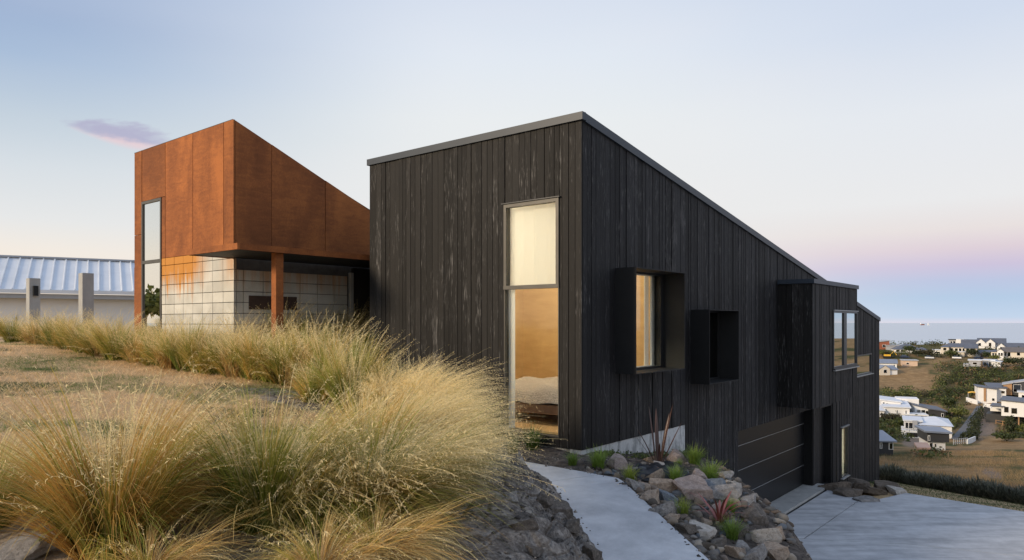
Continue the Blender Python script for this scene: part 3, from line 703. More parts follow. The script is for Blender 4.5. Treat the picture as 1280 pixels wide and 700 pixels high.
# things in the room
bl = empty('window_blind', (0, 0, 0)); loc(bl, .15, .9, .56); tag(bl, 'cream cloth blind glowing behind the upper pane of the tall window', 'blind')
n = 44; v = []; f = []
for i in range(n + 1):
    y = .40 + (1.40 - .40) * i / n; x = .120 + .008 * math.tanh(4 * math.sin(i * .28))
    v += [(x, y, .545), (x, y, 1.80)]
for i in range(n): f.append((2 * i, 2 * i + 2, 2 * i + 3, 2 * i + 1))
MB().add(v, f).build('cloth', MATS['blind_cloth'], bl, (.15, .9, .56), True)
cu_ = empty('curtain', (0, 0, 0)); loc(cu_, .12, 1.34, -1.63); tag(cu_, 'narrow white curtain hanging at the edge of the tall lower pane', 'curtain')
v = []; f = []
for i in range(13):
    y = 1.285 + .12 * i / 12; x = .10 + .012 * math.sin(i * 1.5)
    v += [(x, y, -1.62), (x, y, .54)]
for i in range(12): f.append((2 * i, 2 * i + 2, 2 * i + 3, 2 * i + 1))
MB().add(v, f).build('cloth', MATS['curtain_cloth'], cu_, (.12, 1.34, -1.63), True)
cs = empty('curtain', (0, 0, 0)); loc(cs, 2.3, .5, -1.63); tag(cs, 'pale curtain edge hanging inside the first black window hood', 'curtain')
v = []; f = []
for i in range(19):
    x = 2.30 + .11 * i / 18; y = .27 + .018 * math.sin(i * 1.4)
    v += [(x, y, -1.62), (x, y, 1.6)]
for i in range(18): f.append((2 * i, 2 * i + 2, 2 * i + 3, 2 * i + 1))
MB().add(v, f).build('cloth', MATS['curtain_cloth'], cs, (2.3, .5, -1.63), True)
bo = (1.9, 1.7, -1.63)
bed = empty('bed', (0, 0, 0)); loc(bed, *bo); tag(bed, 'bed with patterned pale duvet seen through the tall lower pane', 'bed')
MB().box(.80, 3.0, .45, 2.75, -1.47, -1.32).build('bed_base', MATS['bed_wood'], bed, bo)
for x, y in ((.88, .53), (.88, 2.62), (2.9, .53), (2.9, 2.62)): MB().box(x, x + .07, y, y + .07, -1.628, -1.472).build('leg', MATS['bed_wood'], bed, bo)
v = []; f = []; nx_, ny_ = 26, 26
for i in range(nx_ + 1):
    for j in range(ny_ + 1):
        a = i / nx_; b2 = j / ny_; e = min(a, 1 - a, b2, 1 - b2)
        z = -1.30 + .28 * min(1, (e / .16)) ** .45 + .03 * math.sin(a * 9 + b2 * 5) * min(1, e * 8) + .018 * math.sin(a * 21 - b2 * 17)
        v.append((.77 + 2.26 * a, .42 + 2.36 * b2, z))
for i in range(nx_):
    for j in range(ny_): k = i * (ny_ + 1) + j; f.append((k, k + 1, k + ny_ + 2, k + ny_ + 1))
MB().add(v, f).build('duvet', MATS['duvet_cloth'], bed, bo, True)
lo_ = (1.6, 1.9, 2.25)
lamp = empty('ceiling_lamp', (0, 0, 0)); loc(lamp, *lo_); tag(lamp, 'flat round lit lamp under the bedroom ceiling', 'lamp')
MB().tube([(1.6, 1.9, 2.245), (1.6, 1.9, 2.20)], .33, 20).build('lamp_body', MATS['plaster_white'], lamp, lo_)
MB().tube([(1.6, 1.9, 2.199), (1.6, 1.9, 2.17)], .30, 20).build('diffuser', MATS['lamp_glow'], lamp, lo_)
lo_ = (13.5, .45, -3.6)
lamp = empty('wall_lamp', (0, 0, 0)); loc(lamp, *lo_); tag(lamp, 'small lit lamp behind the narrow yellow window by the drive', 'lamp')
MB().box(13.14, 13.82, .44, .48, -4.4, -3.0).build('back_plate', MATS['plaster_white'], lamp, lo_)
MB().box(13.17, 13.79, .40, .438, -4.35, -3.05).build('diffuser', MATS['lamp_glow_small'], lamp, lo_)

# ------------------------------------------------------------------ rusted steel tower on a block base
T0, S0, S1, TB, TE = -1.523, 6.587, 10.75, -1.0, 4.6
tw = empty('steel_tower', (*W(T0, S0), TB), ROT, 'rust coloured steel clad tower on a pale block base with canopy', 'house')
TO = (0, 0, TB)
tw.location = (CX, CY, TB)
WS = MATS['weathering_steel']
tz = lambda t: 3.71 - .406 * (t - T0)
CB = 1.335                                 # underside of the steel cladding
core = MB()
for c in columns([T0 + .05, TE], lambda t: tz(t) - .03, lambda t: TB):
    slab_x(core, c, S0 + .06, S0 + .2)
for c in columns([S0 + .205, S1 - .02], lambda s: tz(T0) - .09, lambda s: TB, [(9.45, 10.38, -1.2, 2.58)]):
    slab_y(core, c, T0 + .06, T0 + .2)
core.box(T0 + .06, TE, S1 - .15, S1 - .03, TB, 1.0)
core.prism([(T0 + .1, S0 + .21, tz(T0 + .1) - .14), (TE, S0 + .21, tz(TE) - .14), (TE, S1 - .16, tz(TE) - .14), (T0 + .1, S1 - .16, tz(T0 + .1) - .14)],
           [(T0 + .1, S0 + .21, tz(T0 + .1) - .07), (TE, S0 + .21, tz(TE) - .07), (TE, S1 - .16, tz(TE) - .07), (T0 + .1, S1 - .16, tz(T0 + .1) - .07)])
wall = core.build('wall', MATS['mortar'], tw, TO)
# end-wall panels
MB().box(T0 + .0315, T0 + .058, S0 + .04, 9.43, CB + .005, tz(T0) - .1).box(T0 + .0315, T0 + .058, 9.431, 10.72, 2.612, tz(T0) - .1).build('panel_backing', MATS['backing'], tw, TO)
mb = MB(); slab_x(mb, (T0 + .062, TE - .02, CB + .005, CB + .005, tz(T0 + .062) - .05, tz(TE - .02) - .05), S0 + .0315, S0 + .058); mb.build('panel_backing', MATS['backing'], tw, TO)
seam = [S0, 6.587 + .36, 6.587 + 1.53, 6.587 + 2.69, 10.32]
g = .008
def pan_y(a, b2, z0, z1): MB().box(T0, T0 + .03, a + g, b2 - g, z0, z1).build('steel_panel', WS, tw, TO)
pan_y(S0, seam[1], CB, tz(T0)); pan_y(seam[1], seam[2], CB, tz(T0)); pan_y(seam[2], seam[3] - 0, CB, tz(T0))
pan_y(9.28, 9.44, CB, 2.6); pan_y(seam[3], 10.36, 2.61, tz(T0)); pan_y(10.372, 10.74, TB, 1.9); pan_y(10.372, 10.74, 1.91, tz(T0))
# long-wall panels, cut along the roof slope
ts = [T0 + .034, T0 + .77, T0 + 2.0, T0 + 3.25, T0 + 4.5, TE]
for a, b2 in zip(ts[:-1], ts[1:]):
    mb = MB(); slab_x(mb, (a, b2, CB, CB, tz(a), tz(b2)), S0 - .0, S0 + .03, g if a > -1.4 else .001); mb.build('steel_panel', WS, tw, TO)
mb = MB(); mb.prism([(T0, S0 + .035, tz(T0) + .003), (T0 + .06, S0 + .035, tz(T0) - .02), (T0 + .06, S1, tz(T0) - .02), (T0, S1, tz(T0) + .003)], [(T0, S0 + .035, tz(T0) + .012), (T0 + .06, S0 + .035, tz(T0) - .008), (T0 + .06, S1, tz(T0) - .008), (T0, S1, tz(T0) + .012)])
mb.build('edge_trim', MATS['bronze_frame'], tw, TO)
mb = MB(); mb.box(T0 + .002, TE, S1 - .028, S1, TB, 1.2); mb.build('steel_panel', WS, tw, TO)
# block courses
BM = MATS['concrete_block']; rows = [.168 + .2014 * k for k in range(-10, 7)]
rb = random.Random(5)
for i, z in enumerate(rows[:-1]):
    z1 = min(rows[i + 1], CB - .002)
    e = [S0 + .0] + [S0 + .385 * k for k in range(1, 8)] + [9.445]
    for a, b2 in zip(e[:-1], e[1:]):
        if b2 - a < .04: continue
        p = rb.uniform(-.002, .002); MB().box(T0 + .004 + p, T0 + .055, a + .006, b2 - .006, z + .006, z1 - .006).build('block', BM, tw, TO)
    tt = T0 + .06; e = [tt]; first = .19
    e += [T0 + .191 + .405 * k for k in range(0, 6)] + [1.03]
    for a, b2 in zip(e[:-1], e[1:]):
        if b2 - a < .04 or z1 > 1.17: continue
        p = rb.uniform(-.002, .002); MB().box(a + .006, b2 - .006, S0 + .004 + p, S0 + .055, z + .006, z1 - .006).build('block', BM, tw, TO)
# canopy beside the tower
CS, CT0 = 4.934, -2.39
MB().box(CT0 + .05, 2.9, CS + .05, S0 - .002, 1.175, 1.25).build('soffit', MATS['black_metal'], tw, TO)
MB().box(CT0, CT0 + .048, CS, S0, 1.163, 1.262).build('fascia', WS, tw, TO)
MB().box(CT0 + .05, 2.9, CS, CS + .048, 1.163, 1.262).build('fascia', WS, tw, TO)
MB().box(CT0 + .05, T0 - .002, S0 - .0015, S0 + .028, 1.163, 1.262).build('fascia', WS, tw, TO)
# post, door, letter plaque
MB().box(-1.64, -1.50, 5.03, 5.17, -1.75, 1.174).build('post', WS, tw, TO)
MB().box(T0 + .30, T0 + 1.31, S0 - .03, S0 + .003, .245, .50).build('letter_plate', MATS['grey_plaque'], tw, TO)
MB().box(1.03, 1.10, S0 - .02, S0 + .06, TB, 1.17).build('door_frame', MATS['grey_frame'], tw, TO) if False else None
MB().box(1.10, 1.17, S0 - .03, S0 + .058, -1.7, 1.05).build('door_frame', MATS['post_concrete'], tw, TO)
MB().box(1.18, 2.8, S0 + .0, S0 + .055, -1.7, 1.15).build('door', MATS['brown_door'], tw, TO)
MB().box(2.8, 2.9, 4.72, S0, -1.7, 1.17).build('porch_wall', MATS['black_metal'], tw, TO)
# tall corner window of the tower
fm = MATS['bronze_frame']; a, b2 = 9.45, 10.368
mb = MB(); x0, x1 = T0 - .012, T0 + .06
mb.box(x0, x1, a, a + .05, -1.0, 2.6); mb.box(x0, x1, b2 - .05, b2, -1.0, 2.6); mb.box(x0, x1, a + .05, b2 - .05, 2.545, 2.6); mb.box(x0, x1, a + .05, b2 - .05, 1.255, 1.325)
wf = mb.build('window', fm, tw, TO)
MB().box(T0 + .015, T0 + .023, a + .049, b2 - .049, 1.324, 2.546).build('pane', MATS['tower_glass'], wf, TO)
MB().box(T0 + .015, T0 + .023, a + .049, b2 - .049, -.95, 1.256).build('pane', MATS['tower_glass'], wf, TO)
MB().box(-1.5, 2.8, 4.75, S0 - .02, -1.82, -1.70).build('porch_floor', MATS['path_concrete'], tw, TO)
# ------------------------------------------------------------------ neighbouring house on the left, two gate posts
plain('roof_metal', (0.60, 0.63, 0.66), (0.68, 0.71, 0.74), 1.5, 0.5, metallic=0.1)
plain('white_wall', (0.66, 0.66, 0.65), (0.74, 0.74, 0.73), 1.2, 0.85)
plain('gutter_grey', (0.30, 0.32, 0.35), (0.36, 0.38, 0.41), 3, 0.5)
nb0 = at(-60, 403, 27.0); nb = empty('neighbour_house', (nb0.x, nb0.y, -1.3), math.atan2(.50, .866), 'long white house with pale ribbed metal roof behind the gate posts', 'house')
NL, ND = 34.0, 8.0; nz = 1.3
MB().box(.3, NL, .5, ND, -.5, nz + 1.12).build('wall', MATS['white_wall'], nb)
ev, rg = nz + 1.26, nz + 2.75
mb = MB(); mb.prism([(0, 0, ev), (NL, 0, ev), (NL, 3.3, rg), (0, 3.3, rg)], [(0, 0, ev + .05), (NL, 0, ev + .05), (NL, 3.3, rg + .05), (0, 3.3, rg + .05)])
mb.prism([(0, 3.3, rg), (NL, 3.3, rg), (NL, ND + .3, ev + .4), (0, ND + .3, ev + .4)], [(0, 3.3, rg + .05), (NL, 3.3, rg + .05), (NL, ND + .3, ev + .45), (0, ND + .3, ev + .45)])
rf = mb.build('roof', MATS['roof_metal'], nb)
for i in range(46):
    x = .2 + i * .42
    if x > NL: break
    mb = MB(); a = x - .035; b2 = x + .035
    mb.prism([(a, -.01, ev + .045), (b2, -.01, ev + .045), (b2, 3.25, rg + .03), (a, 3.25, rg + .03)], [(a + .015, -.01, ev + .10), (b2 - .015, -.01, ev + .10), (b2 - .015, 3.25, rg + .085), (a + .015, 3.25, rg + .085)])
    mb.build('roof_rib', MATS['roof_metal'], rf)
MB().box(0, NL, 3.18, 3.42, rg + .06, rg + .13).build('ridge_cap', MATS['gutter_grey'], rf)
MB().box(0, NL, -.16, -.02, ev - .10, ev + .03).build('gutter', MATS['roof_metal'], nb)
MB().box(.1, NL, -.015, .48, ev - .30, ev - .12).build('fascia', MATS['gutter_grey'], nb)
def gate_post(px0, px1, py_top, d, label, lamp_=False):
    x0 = (px0 - 640) / 890 * d; x1 = (px1 - 640) / 890 * d; w = (x1 - x0) / 1.38
    z1 = (403 - py_top) / 890 * d; z0 = gz((x0 + x1) / 2, d) - .1
    e = empty('gate_post', ((x0 + x1) / 2, d + w * .6, z0), ROT, label, 'post', 'concrete gate posts')
    mb = MB(); h = z1 - z0; c = w * .04
    lo2 = [(-w / 2, -w / 2), (w / 2, -w / 2), (w / 2, w / 2), (-w / 2, w / 2)]
    mb.prism([(a, b2, 0) for a, b2 in lo2], [(a, b2, h - c) for a, b2 in lo2]); mb.prism([(a * .999, b2 * .999, h - c + .0005) for a, b2 in lo2], [(a * .93, b2 * .93, h) for a, b2 in lo2])
    mb.build('pillar', MATS['post_concrete'], e)
    if lamp_: 
        k = MB().box(-.05, .06, -w / 2 - .07, -w / 2 - .001, h - .46, h - .20).build('wall_light', MATS['black_metal'], e)
        MB().box(-.03, .04, -w / 2 - .06, -w / 2 - .02, h - .475, h - .461).build('lens', MATS['grey_frame'], k)
gate_post(28.5, 45, 347.5, 18.5, 'shorter concrete gate post carrying a small black wall light', True)
gate_post(94, 112, 341, 18.0, 'plain taller concrete gate post nearest the steel tower')

# ------------------------------------------------------------------ tussock grass
def tussock(n, H_, r0, spread, droop, seed, nseed, lean=(0, 0), green=.5, w0=.0036, seedlen=1.15, gold=0.0, flop=.25):
    R = np.random.default_rng(seed); S = 6
    def arcs(n, L, th0, dr, phi, base, S, wind):
        u = np.linspace(0, 1, S + 1)[None, :]
        th = th0[:, None] + dr[:, None] * u ** 1.4
        th = np.minimum(th, 2.9)
        ds = L[:, None] / S; z = np.zeros((n, S + 1)); rr = np.zeros((n, S + 1))
        mid = (th[:, 1:] + th[:, :-1]) / 2
        z[:, 1:] = np.cumsum(np.cos(mid) * ds, 1); rr[:, 1:] = np.cumsum(np.sin(mid) * ds, 1)
        x = base[:, 0:1] + rr * np.cos(phi)[:, None] + wind[:, 0:1] * u ** 2; y = base[:, 1:2] + rr * np.sin(phi)[:, None] + wind[:, 1:2] * u ** 2
        return np.stack([x, y, z], -1), u, th
    V = []; Q = []; C = []; k0 = 0
    def ribbons(P, phi, w, cols):
        nonlocal k0
        n, m, _ = P.shape
        tw = R.normal(0, .5, n) + phi + math.pi / 2
        side = np.stack([np.cos(tw), np.sin(tw), R.normal(0, .25, n)], -1)[:, None, :] * w[..., None]
        v = np.stack([P - side, P + side], 2).reshape(n, m * 2, 3)
        b = (np.arange(n) * m * 2)[:, None] + (np.arange(m - 1) * 2)[None, :] + k0
        Q.append(np.stack([b, b + 1, b + 3, b + 2], -1).reshape(-1, 4)); V.append(v.reshape(-1, 3)); C.append(np.repeat(cols, 2, 1).reshape(-1, 3)); k0 += n * m * 2
    # blades grow in tight tufts, so strands and gaps show
    nt_ = max(30, n // 34); ti = R.integers(0, nt_, n)
    ph_t = R.uniform(0, 2 * math.pi, nt_); rad_t = np.sqrt(R.uniform(0, 1, nt_)); th_t = np.abs(R.normal(.08, .10, nt_)) + rad_t * spread * R.uniform(.5, 1.2, nt_)
    dr_t = droop * R.uniform(.3, 1.35, nt_) + (R.uniform(0, 1, nt_) < flop) * R.uniform(.4, 1.2, nt_); L_t = R.uniform(.62, 1.1, nt_); kind_t = R.uniform(0, 1, nt_); br_t = R.uniform(.72, 1.22, nt_)
    phi = ph_t[ti] + R.normal(0, .16, n); rad = r0 * rad_t[ti]
    a2 = ph_t[ti]; base = np.stack([rad * np.cos(a2), rad * np.sin(a2)], -1) + R.normal(0, .014, (n, 2))
    th0 = np.abs(th_t[ti] + R.normal(0, .055, n)); dr = dr_t[ti] * R.uniform(.75, 1.3, n)
    L = H_ * L_t[ti] * R.uniform(.6, 1.1, n)
    wind = np.array(lean)[None, :] * (L * R.uniform(.5, 1.3, n))[:, None]
    P, u, _ = arcs(n, L, th0, dr, phi, base, S, wind)
    w = w0 * R.uniform(.6, 1.2, n)[:, None] * (1 - u ** 1.6 * .85) 
    g = np.array((.155, .215, .035)); ol = np.array((.42, .41, .085)); sw = np.array((.86, .66, .26)); gd = np.array((.66, .40, .11)); dead = np.array((.46, .31, .16))
    kind = np.clip(kind_t[ti] + R.normal(0, .08, n), 0, 1)[:, None, None]; tipmix = np.clip((u + R.normal(0, .16, (n, 1)) - .28) * 1.35, 0, 1)[..., None]
    low = np.where(kind < green, g, np.where(kind < green + .25, ol, np.where(R.uniform(0, 1, n)[:, None, None] < gold, gd, dead)))
    hi = np.where(kind < green * .72, ol, np.where(R.uniform(0, 1, n)[:, None, None] < gold, gd, sw))
    cols = (low + (hi - low) * tipmix) * (br_t[ti] * R.uniform(.8, 1.2, n))[:, None, None]
    ribbons(P, phi, w, cols)
    # flowering stems with drooping open panicles
    m = nseed; phi = R.uniform(0, 2 * math.pi, m); base = r0 * .8 * R.normal(0, .45, (m, 2))
    th0 = np.abs(R.normal(.12, .2, m)) + spread * .55 * R.uniform(0, 1, m); dr = droop * R.uniform(.5, 1.4, m); L = H_ * seedlen * R.uniform(.7, 1.15, m)
    wind = np.array(lean)[None, :] * (L * R.uniform(.7, 1.5, m))[:, None]; SS = 8
    P, u, _ = arcs(m, L, th0, dr, phi, base, SS, wind)
    pale = np.array((.95, .78, .42)); cs = pale * R.uniform(.7, 1.15, m)[:, None, None] * np.ones((1, SS + 1, 1))
    ribbons(P, phi, .0016 * np.ones((m, SS + 1)), cs)
    ns = 26; t = np.linspace(.48, 1, ns)[None, :] * np.ones((m, 1)); f = t * SS; i = np.minimum(f.astype(int), SS - 1); fr = (f - i)[..., None]
    ar = np.arange(m)[:, None]; p0 = P[ar, i] * (1 - fr) + P[ar, i + 1] * fr
    tang = P[ar, i + 1] - P[ar, i]; tang /= np.linalg.norm(tang, axis=-1, keepdims=True)
    dirv = tang * .55 + R.normal(0, .55, (m, ns, 3)) + np.array((lean[0] * .8, lean[1] * .8, -.38)); dirv /= np.linalg.norm(dirv, axis=-1, keepdims=True)
    ln = R.uniform(.018, .052, (m, ns, 1)) * H_ * (1.25 - t[..., None] * .55); sp = p0 + dirv * ln
    sd = np.cross(dirv, R.normal(0, 1, (m, ns, 3))); sd /= np.linalg.norm(sd, axis=-1, keepdims=True) + 1e-6; ww = R.uniform(.0014, .0030, (m, ns, 1))
    v = np.stack([p0, (p0 + sp) / 2 + sd * ww, sp, (p0 + sp) / 2 - sd * ww], 2).reshape(-1, 3)
    b = (np.arange(m * ns) * 4)[:, None] + k0; Q.append(b + np.arange(4)[None, :]); V.append(v); C.append(np.repeat((pale * R.uniform(.75, 1.3, (m * ns, 1))), 4, 0)); k0 += len(v)
    me = quick('tussock_blades', np.concatenate(V), np.concatenate(Q), np.concatenate(C)); me.materials.append(MATS['grass_blade']); return me

LEAN = (.16, -.10)
T_big = [tussock(3000, 1.10, .17, .34, .80, 101, 190, (.04, -.02), .42, gold=.85, seedlen=1.06, flop=.22),      # golden upright
         tussock(3000, 1.05, .18, .42, .85, 102, 120, (.08, -.04), .80, gold=.3, seedlen=1.02, flop=.2),      # greener
         tussock(2800, 1.15, .17, .50, 1.25, 103, 360, (.26, -.16), .50, gold=.45, seedlen=1.10),      # combed over, downhill
         tussock(2600, 1.10, .17, .60, 1.45, 104, 820, (.34, -.22), .45, gold=.2, seedlen=1.2),        # pale, feathery
         tussock(1500, 1.0, .14, .7, 1.9, 105, 40, (.20, -.30), .10, gold=.25, seedlen=1.0, flop=.6)]  # dry thatch
T_sm = [tussock(1900, .92, .19, .52, .80, 111, 110, (.10, -.04), .70, gold=.4, w0=.0042),
        tussock(1900, .95, .19, .50, .75, 112, 150, (.12, -.02), .52, gold=.6, w0=.0042),
        tussock(1900, .90, .20, .60, .95, 113, 240, (.18, -.05), .42, gold=.4, w0=.0042),
        tussock(1900, 1.0, .17, .36, .55, 114, 90, (.05, -.02), .82, gold=.3, w0=.0042)]
TG = 'tussock grasses along the bank'
def put_tussock(px, py, me, sc, rz, label, d=None, tilt=(0, 0)):
    if d is None: x, y, z = hit(px, py)
    else: x, y = (px - 640) / 890 * d, d; z = gz(x, y)
    o = link('tussock', me); o.location = (x, y, z - .03); o.scale = (sc, sc, sc * random.uniform(.95, 1.08)); o.rotation_euler = (tilt[0], tilt[1], rz)
    tag(o, label, 'tussock plant', TG); return o
B0, B1, B2, B3, B4 = T_big; S0_, S1_, S2_, S3_ = T_sm
# front clumps, left to right
FRONT = [
 (142, 690, B0, .96, .2, 'big golden brown tussock beside the pale rock at the front corner'),
 (172, 668, B0, .66, 2.2, 'smaller golden tussock tucked behind the big golden one'),
 (-20, 660, B1, .62, 2.0, 'dark green tussock cut off at the far left end of the front row'),
 (238, 640, B1, .46, -.3, 'low olive tussock between the golden one and the big green one'),
 (185, 735, B4, .55, .4, 'dry straw thatch at the foot of the golden tussock'),
 (335, 658, B1, .96, .5, 'big olive green tussock in the middle of the front row'),
 (372, 620, B3, .50, .1, 'pale seed heads right behind the big olive green tussock'),
 (400, 735, B4, .66, .0, 'dry thatch spilling down in front of the bank'),
 (405, 655, B2, .66, .1, 'combed tussock leaning beside the olive green one'),
 (470, 650, B2, .78, .0, 'long combed tussock spilling down the dark bank'),
 (452, 590, B0, .72, .3, 'golden tussock at the crest above the combed one'),
 (505, 620, B3, .58, .0, 'pale feathery tussock hanging over the rocky bank'),
 (492, 570, B3, .60, .15, 'cream seed head tussock on the crest in front of the black wall'),
 (538, 578, B3, .52, .1, 'feathery tussock reaching towards the foot of the tall window'),
 (540, 545, B3, .55, -.1, 'pale tussock close to the black end wall'),
 (470, 705, B4, .62, .1, 'dry thatch lowest on the dark bank'),
 (500, 660, B4, .42, .1, 'thin dry thatch on the bank below the feathery tussock'),
 (548, 566, B1, .50, .4, 'olive tussock core among the pale seed heads before the tall window'),
 (572, 592, B2, .42, .2, 'small tussock at the top end of the path'),
]
for px, py, me_, sc, rz, lb in FRONT: put_tussock(px, py, me_, sc, rz, lb)
MIDR = [
 (440, 512, S3_, .90, .2, 'upright yellow green tussock before the black wall'),
 (480, 520, B3, .58, .1, 'straw tussock beside the yellow green one, nearer the tall window'),
 (395, 502, S1_, .66, .4, 'straw tussock beside the yellow green one, nearer the canopy post'),
 (530, 525, B3, .58, .3, 'pale tussock against the black end wall boards'),
 (505, 510, S2_, .72, .3, 'tall feathered tussock before the plain part of the black end wall'),
]
for px, py, me_, sc, rz, lb in MIDR: put_tussock(px, py, me_, sc, rz, lb)
BACK = [
 (-12, 424, S1_, 'tussock at the far end of the lawn in front of white wall'), (18, 428, S0_, 'dark green rounded tussock beside the shorter gate post'),
 (48, 431, S2_, 'straw tussock at the foot of the shorter gate post'), (70, 433, S1_, 'yellow tussock between the two gate posts'),
 (88, 436, S1_, 'bright straw tussock before the taller gate post'), (106, 440, S0_, 'olive tussock between the taller gate post and the tower'),
 (128, 445, S2_, 'low spreading tussock before the white neighbour wall'), (148, 449, S0_, 'tussock just outside the steel tower corner'),
 (172, 452, S2_, 'tussock in front of the rusty corner strip'), (195, 456, S1_, 'tussock in front of the tower window'),
 (215, 460, S2_, 'brownish tussock where the block wall meets the tower window'), (235, 463, S3_, 'green upright tussock before the pale blocks'),
 (255, 465, S0_, 'olive tussock below the middle of the block wall'), (273, 467, S1_, 'straw tussock below the block wall corner'),
 (295, 470, S2_, 'feathered tussock before the shaded block wall'), (318, 473, S1_, 'straw tussock between block wall corner and canopy post'),
 (342, 476, S0_, 'tussock right at the foot of the canopy post'), (362, 480, S2_, 'feathered tussock between the canopy post and the porch door'),
 (382, 480, S3_, 'green tussock below the porch opening'), (412, 486, S1_, 'straw tussock at the outer edge of the black end wall'),
 (300, 458, S2_, 'back row tussock under the letter plate'), (350, 464, S1_, 'back row tussock behind the canopy post'),
 (255, 452, S2_, 'back row tussock against the pale blocks'), (400, 472, S2_, 'back row tussock near the porch door frame'), (440, 480, S1_, 'back row tussock against the black corner boards'), (470, 490, S2_, 'back row tussock by the lowest black boards of the end wall'),
 (205, 448, S0_, 'small tussock under the tower window'),
]
for px, py, me_, lb in BACK:
    top = 385 if px < 150 else 400
    d_ = hit(px, py)[1]; put_tussock(px, py, me_, min(1.0, max(.5, (py - top) / 890 * d_ / 1.0)), random.uniform(-.5, .5), lb)

# short lawn grass
def blades(x, y, z, h, w, col, lean, seed, base='lawn_blade', name='lawn_grass'):
    R = np.random.default_rng(seed); n = len(x); a = R.uniform(0, 2 * math.pi, n); la = R.uniform(0, 2 * math.pi, n); l = lean * h * R.uniform(.2, 1, n)
    p = np.stack([x, y, z], -1); sd = np.stack([np.cos(a), np.sin(a), 0 * a], -1) * w[:, None]
    tip = p + np.stack([np.cos(la) * l, np.sin(la) * l, h], -1)
    v = np.stack([p - sd, p + sd, tip], 1); f = np.arange(n * 3).reshape(n, 3)
    me = quick(name, v, f, np.repeat(col, 3, 0)); me.materials.append(MATS[base]); return tag(link(name, me), kind='stuff')
n = 170000; R = np.random.default_rng(55)
yy = 2.8 + 12.5 * R.uniform(0, 1, n) ** 1.15; kx = R.uniform(-.86, .02, n); xx = kx * yy
dlm = -sdist(xx, yy, PL); sx = TS(xx, yy)[1]; m = (dlm > np.where(yy < 9, 1.75, 1.0)) & ~((TS(xx, yy)[0] > -1.55) & (sx > 4.8)) & (yy + .9 * fbm(xx * 1.1, yy * 1.1, 3, 6) > 4.9); xx, yy = xx[m], yy[m]; n = len(xx)
pn = fbm(xx * .55, yy * 1.0, 4, 42) + fbm(xx * 3, yy * 3, 2, 9) * .25
gmix = sm(pn, .03, .17)[:, None]
col = (np.array((.76, .55, .31)) * (1 - gmix) + np.array((.16, .21, .055)) * gmix) * R.uniform(.65, 1.3, (n, 1))
blades(xx, yy, zground(xx, yy) - .005, R.uniform(.02, .06, n), R.uniform(.0018, .0038, n), col, 2.0, 5)

# ------------------------------------------------------------------ loose gravel on the bank and in the bed
def pebbles(x, y, z, r_, col, seed, name):
    R = np.random.default_rng(seed); n = len(x)
    o = np.array([(1, 0, 0), (-1, 0, 0), (0, 1, 0), (0, -1, 0), (0, 0, .7), (0, 0, -.7)])[None] * (r_[:, None, None] * R.uniform(.55, 1.35, (n, 6, 1)))
    a = R.uniform(0, 6.28, n); c, s_ = np.cos(a)[:, None], np.sin(a)[:, None]
    v = np.stack([o[..., 0] * c - o[..., 1] * s_, o[..., 0] * s_ + o[..., 1] * c, o[..., 2]], -1) + np.stack([x, y, z], -1)[:, None]
    f = np.array([(0, 2, 4), (2, 1, 4), (1, 3, 4), (3, 0, 4), (2, 0, 5), (1, 2, 5), (3, 1, 5), (0, 3, 5)])[None] + (np.arange(n) * 6)[:, None, None]
    me = quick(name, v, f.reshape(-1, 3), np.repeat(col, 6, 0)); me.materials.append(MATS['pebble']); return tag(link(name, me), kind='stuff')
leafy('pebble', 0.0, .9, 1.0, .2)
n = 9000; R = np.random.default_rng(66); yy = R.uniform(3.2, 13.2, n); xx = R.uniform(-1.6, 4.0, n)
dl_, dr_, dc_ = -sdist(xx, yy, PL), sdist(xx, yy, PR), sdist(xx, yy, CR); t_, s_ = TS(xx, yy)
m = (((dl_ > -.07) & (dl_ < 1.6) & (yy < 9)) | ((dr_ > -.06) & (dc_ < 1.0))) & ~((t_ > -.02) & (s_ > -.05))
xx, yy = xx[m], yy[m]; n = len(xx)
pc = np.array([(.16, .14, .12), (.10, .09, .08), (.26, .22, .18), (.07, .062, .055), (.33, .29, .25)])[R.choice(5, n, p=[.3, .27, .17, .2, .06])] * R.uniform(.7, 1.2, (n, 1))
pebbles(xx, yy, np.where((-sdist(xx, yy, PL) < .02) & (sdist(xx, yy, PR) < .02), zpath(xx, yy), zground(xx, yy)) + .002, R.uniform(.005, .016, n) * R.choice([1, 1, 1, 1.9], n), pc, 4, 'gravel')

# ------------------------------------------------------------------ rocks
import bmesh
from mathutils import noise as mnoise
def rock_mesh(seed, dims):
    r = random.Random(seed); b = bmesh.new(); bmesh.ops.create_icosphere(b, subdivisions=4, radius=1.0)
    planes = []
    for ax in ((1, 0, 0), (-1, 0, 0), (0, 1, 0), (0, -1, 0), (0, 0, 1), (0, 0, -1)):
        planes.append(((Vector(ax) + Vector((r.gauss(0, .22), r.gauss(0, .22), r.gauss(0, .22)))).normalized(), r.uniform(.45, .66)))
    planes += [(Vector((r.gauss(0, 1), r.gauss(0, 1), r.gauss(0, .9))).normalized(), r.uniform(.55, .85)) for _ in range(9)]
    o = Vector((seed * 3.1, seed * 1.7, 0))
    for v in b.verts:
        p = v.co.copy()
        for nrm, d in planes:
            k = p.dot(nrm) - d
            if k > 0: p -= nrm * k * .97
        p *= 1.25 + .10 * mnoise.noise(p * 1.6 + o) + .055 * mnoise.noise(p * 4.5 + o) + .03 * mnoise.noise(p * 11 + o)
        v.co = (p.x * dims[0], p.y * dims[1], p.z * dims[2])
    me = bpy.data.meshes.new('rock'); b.to_mesh(me); b.free()
    return me
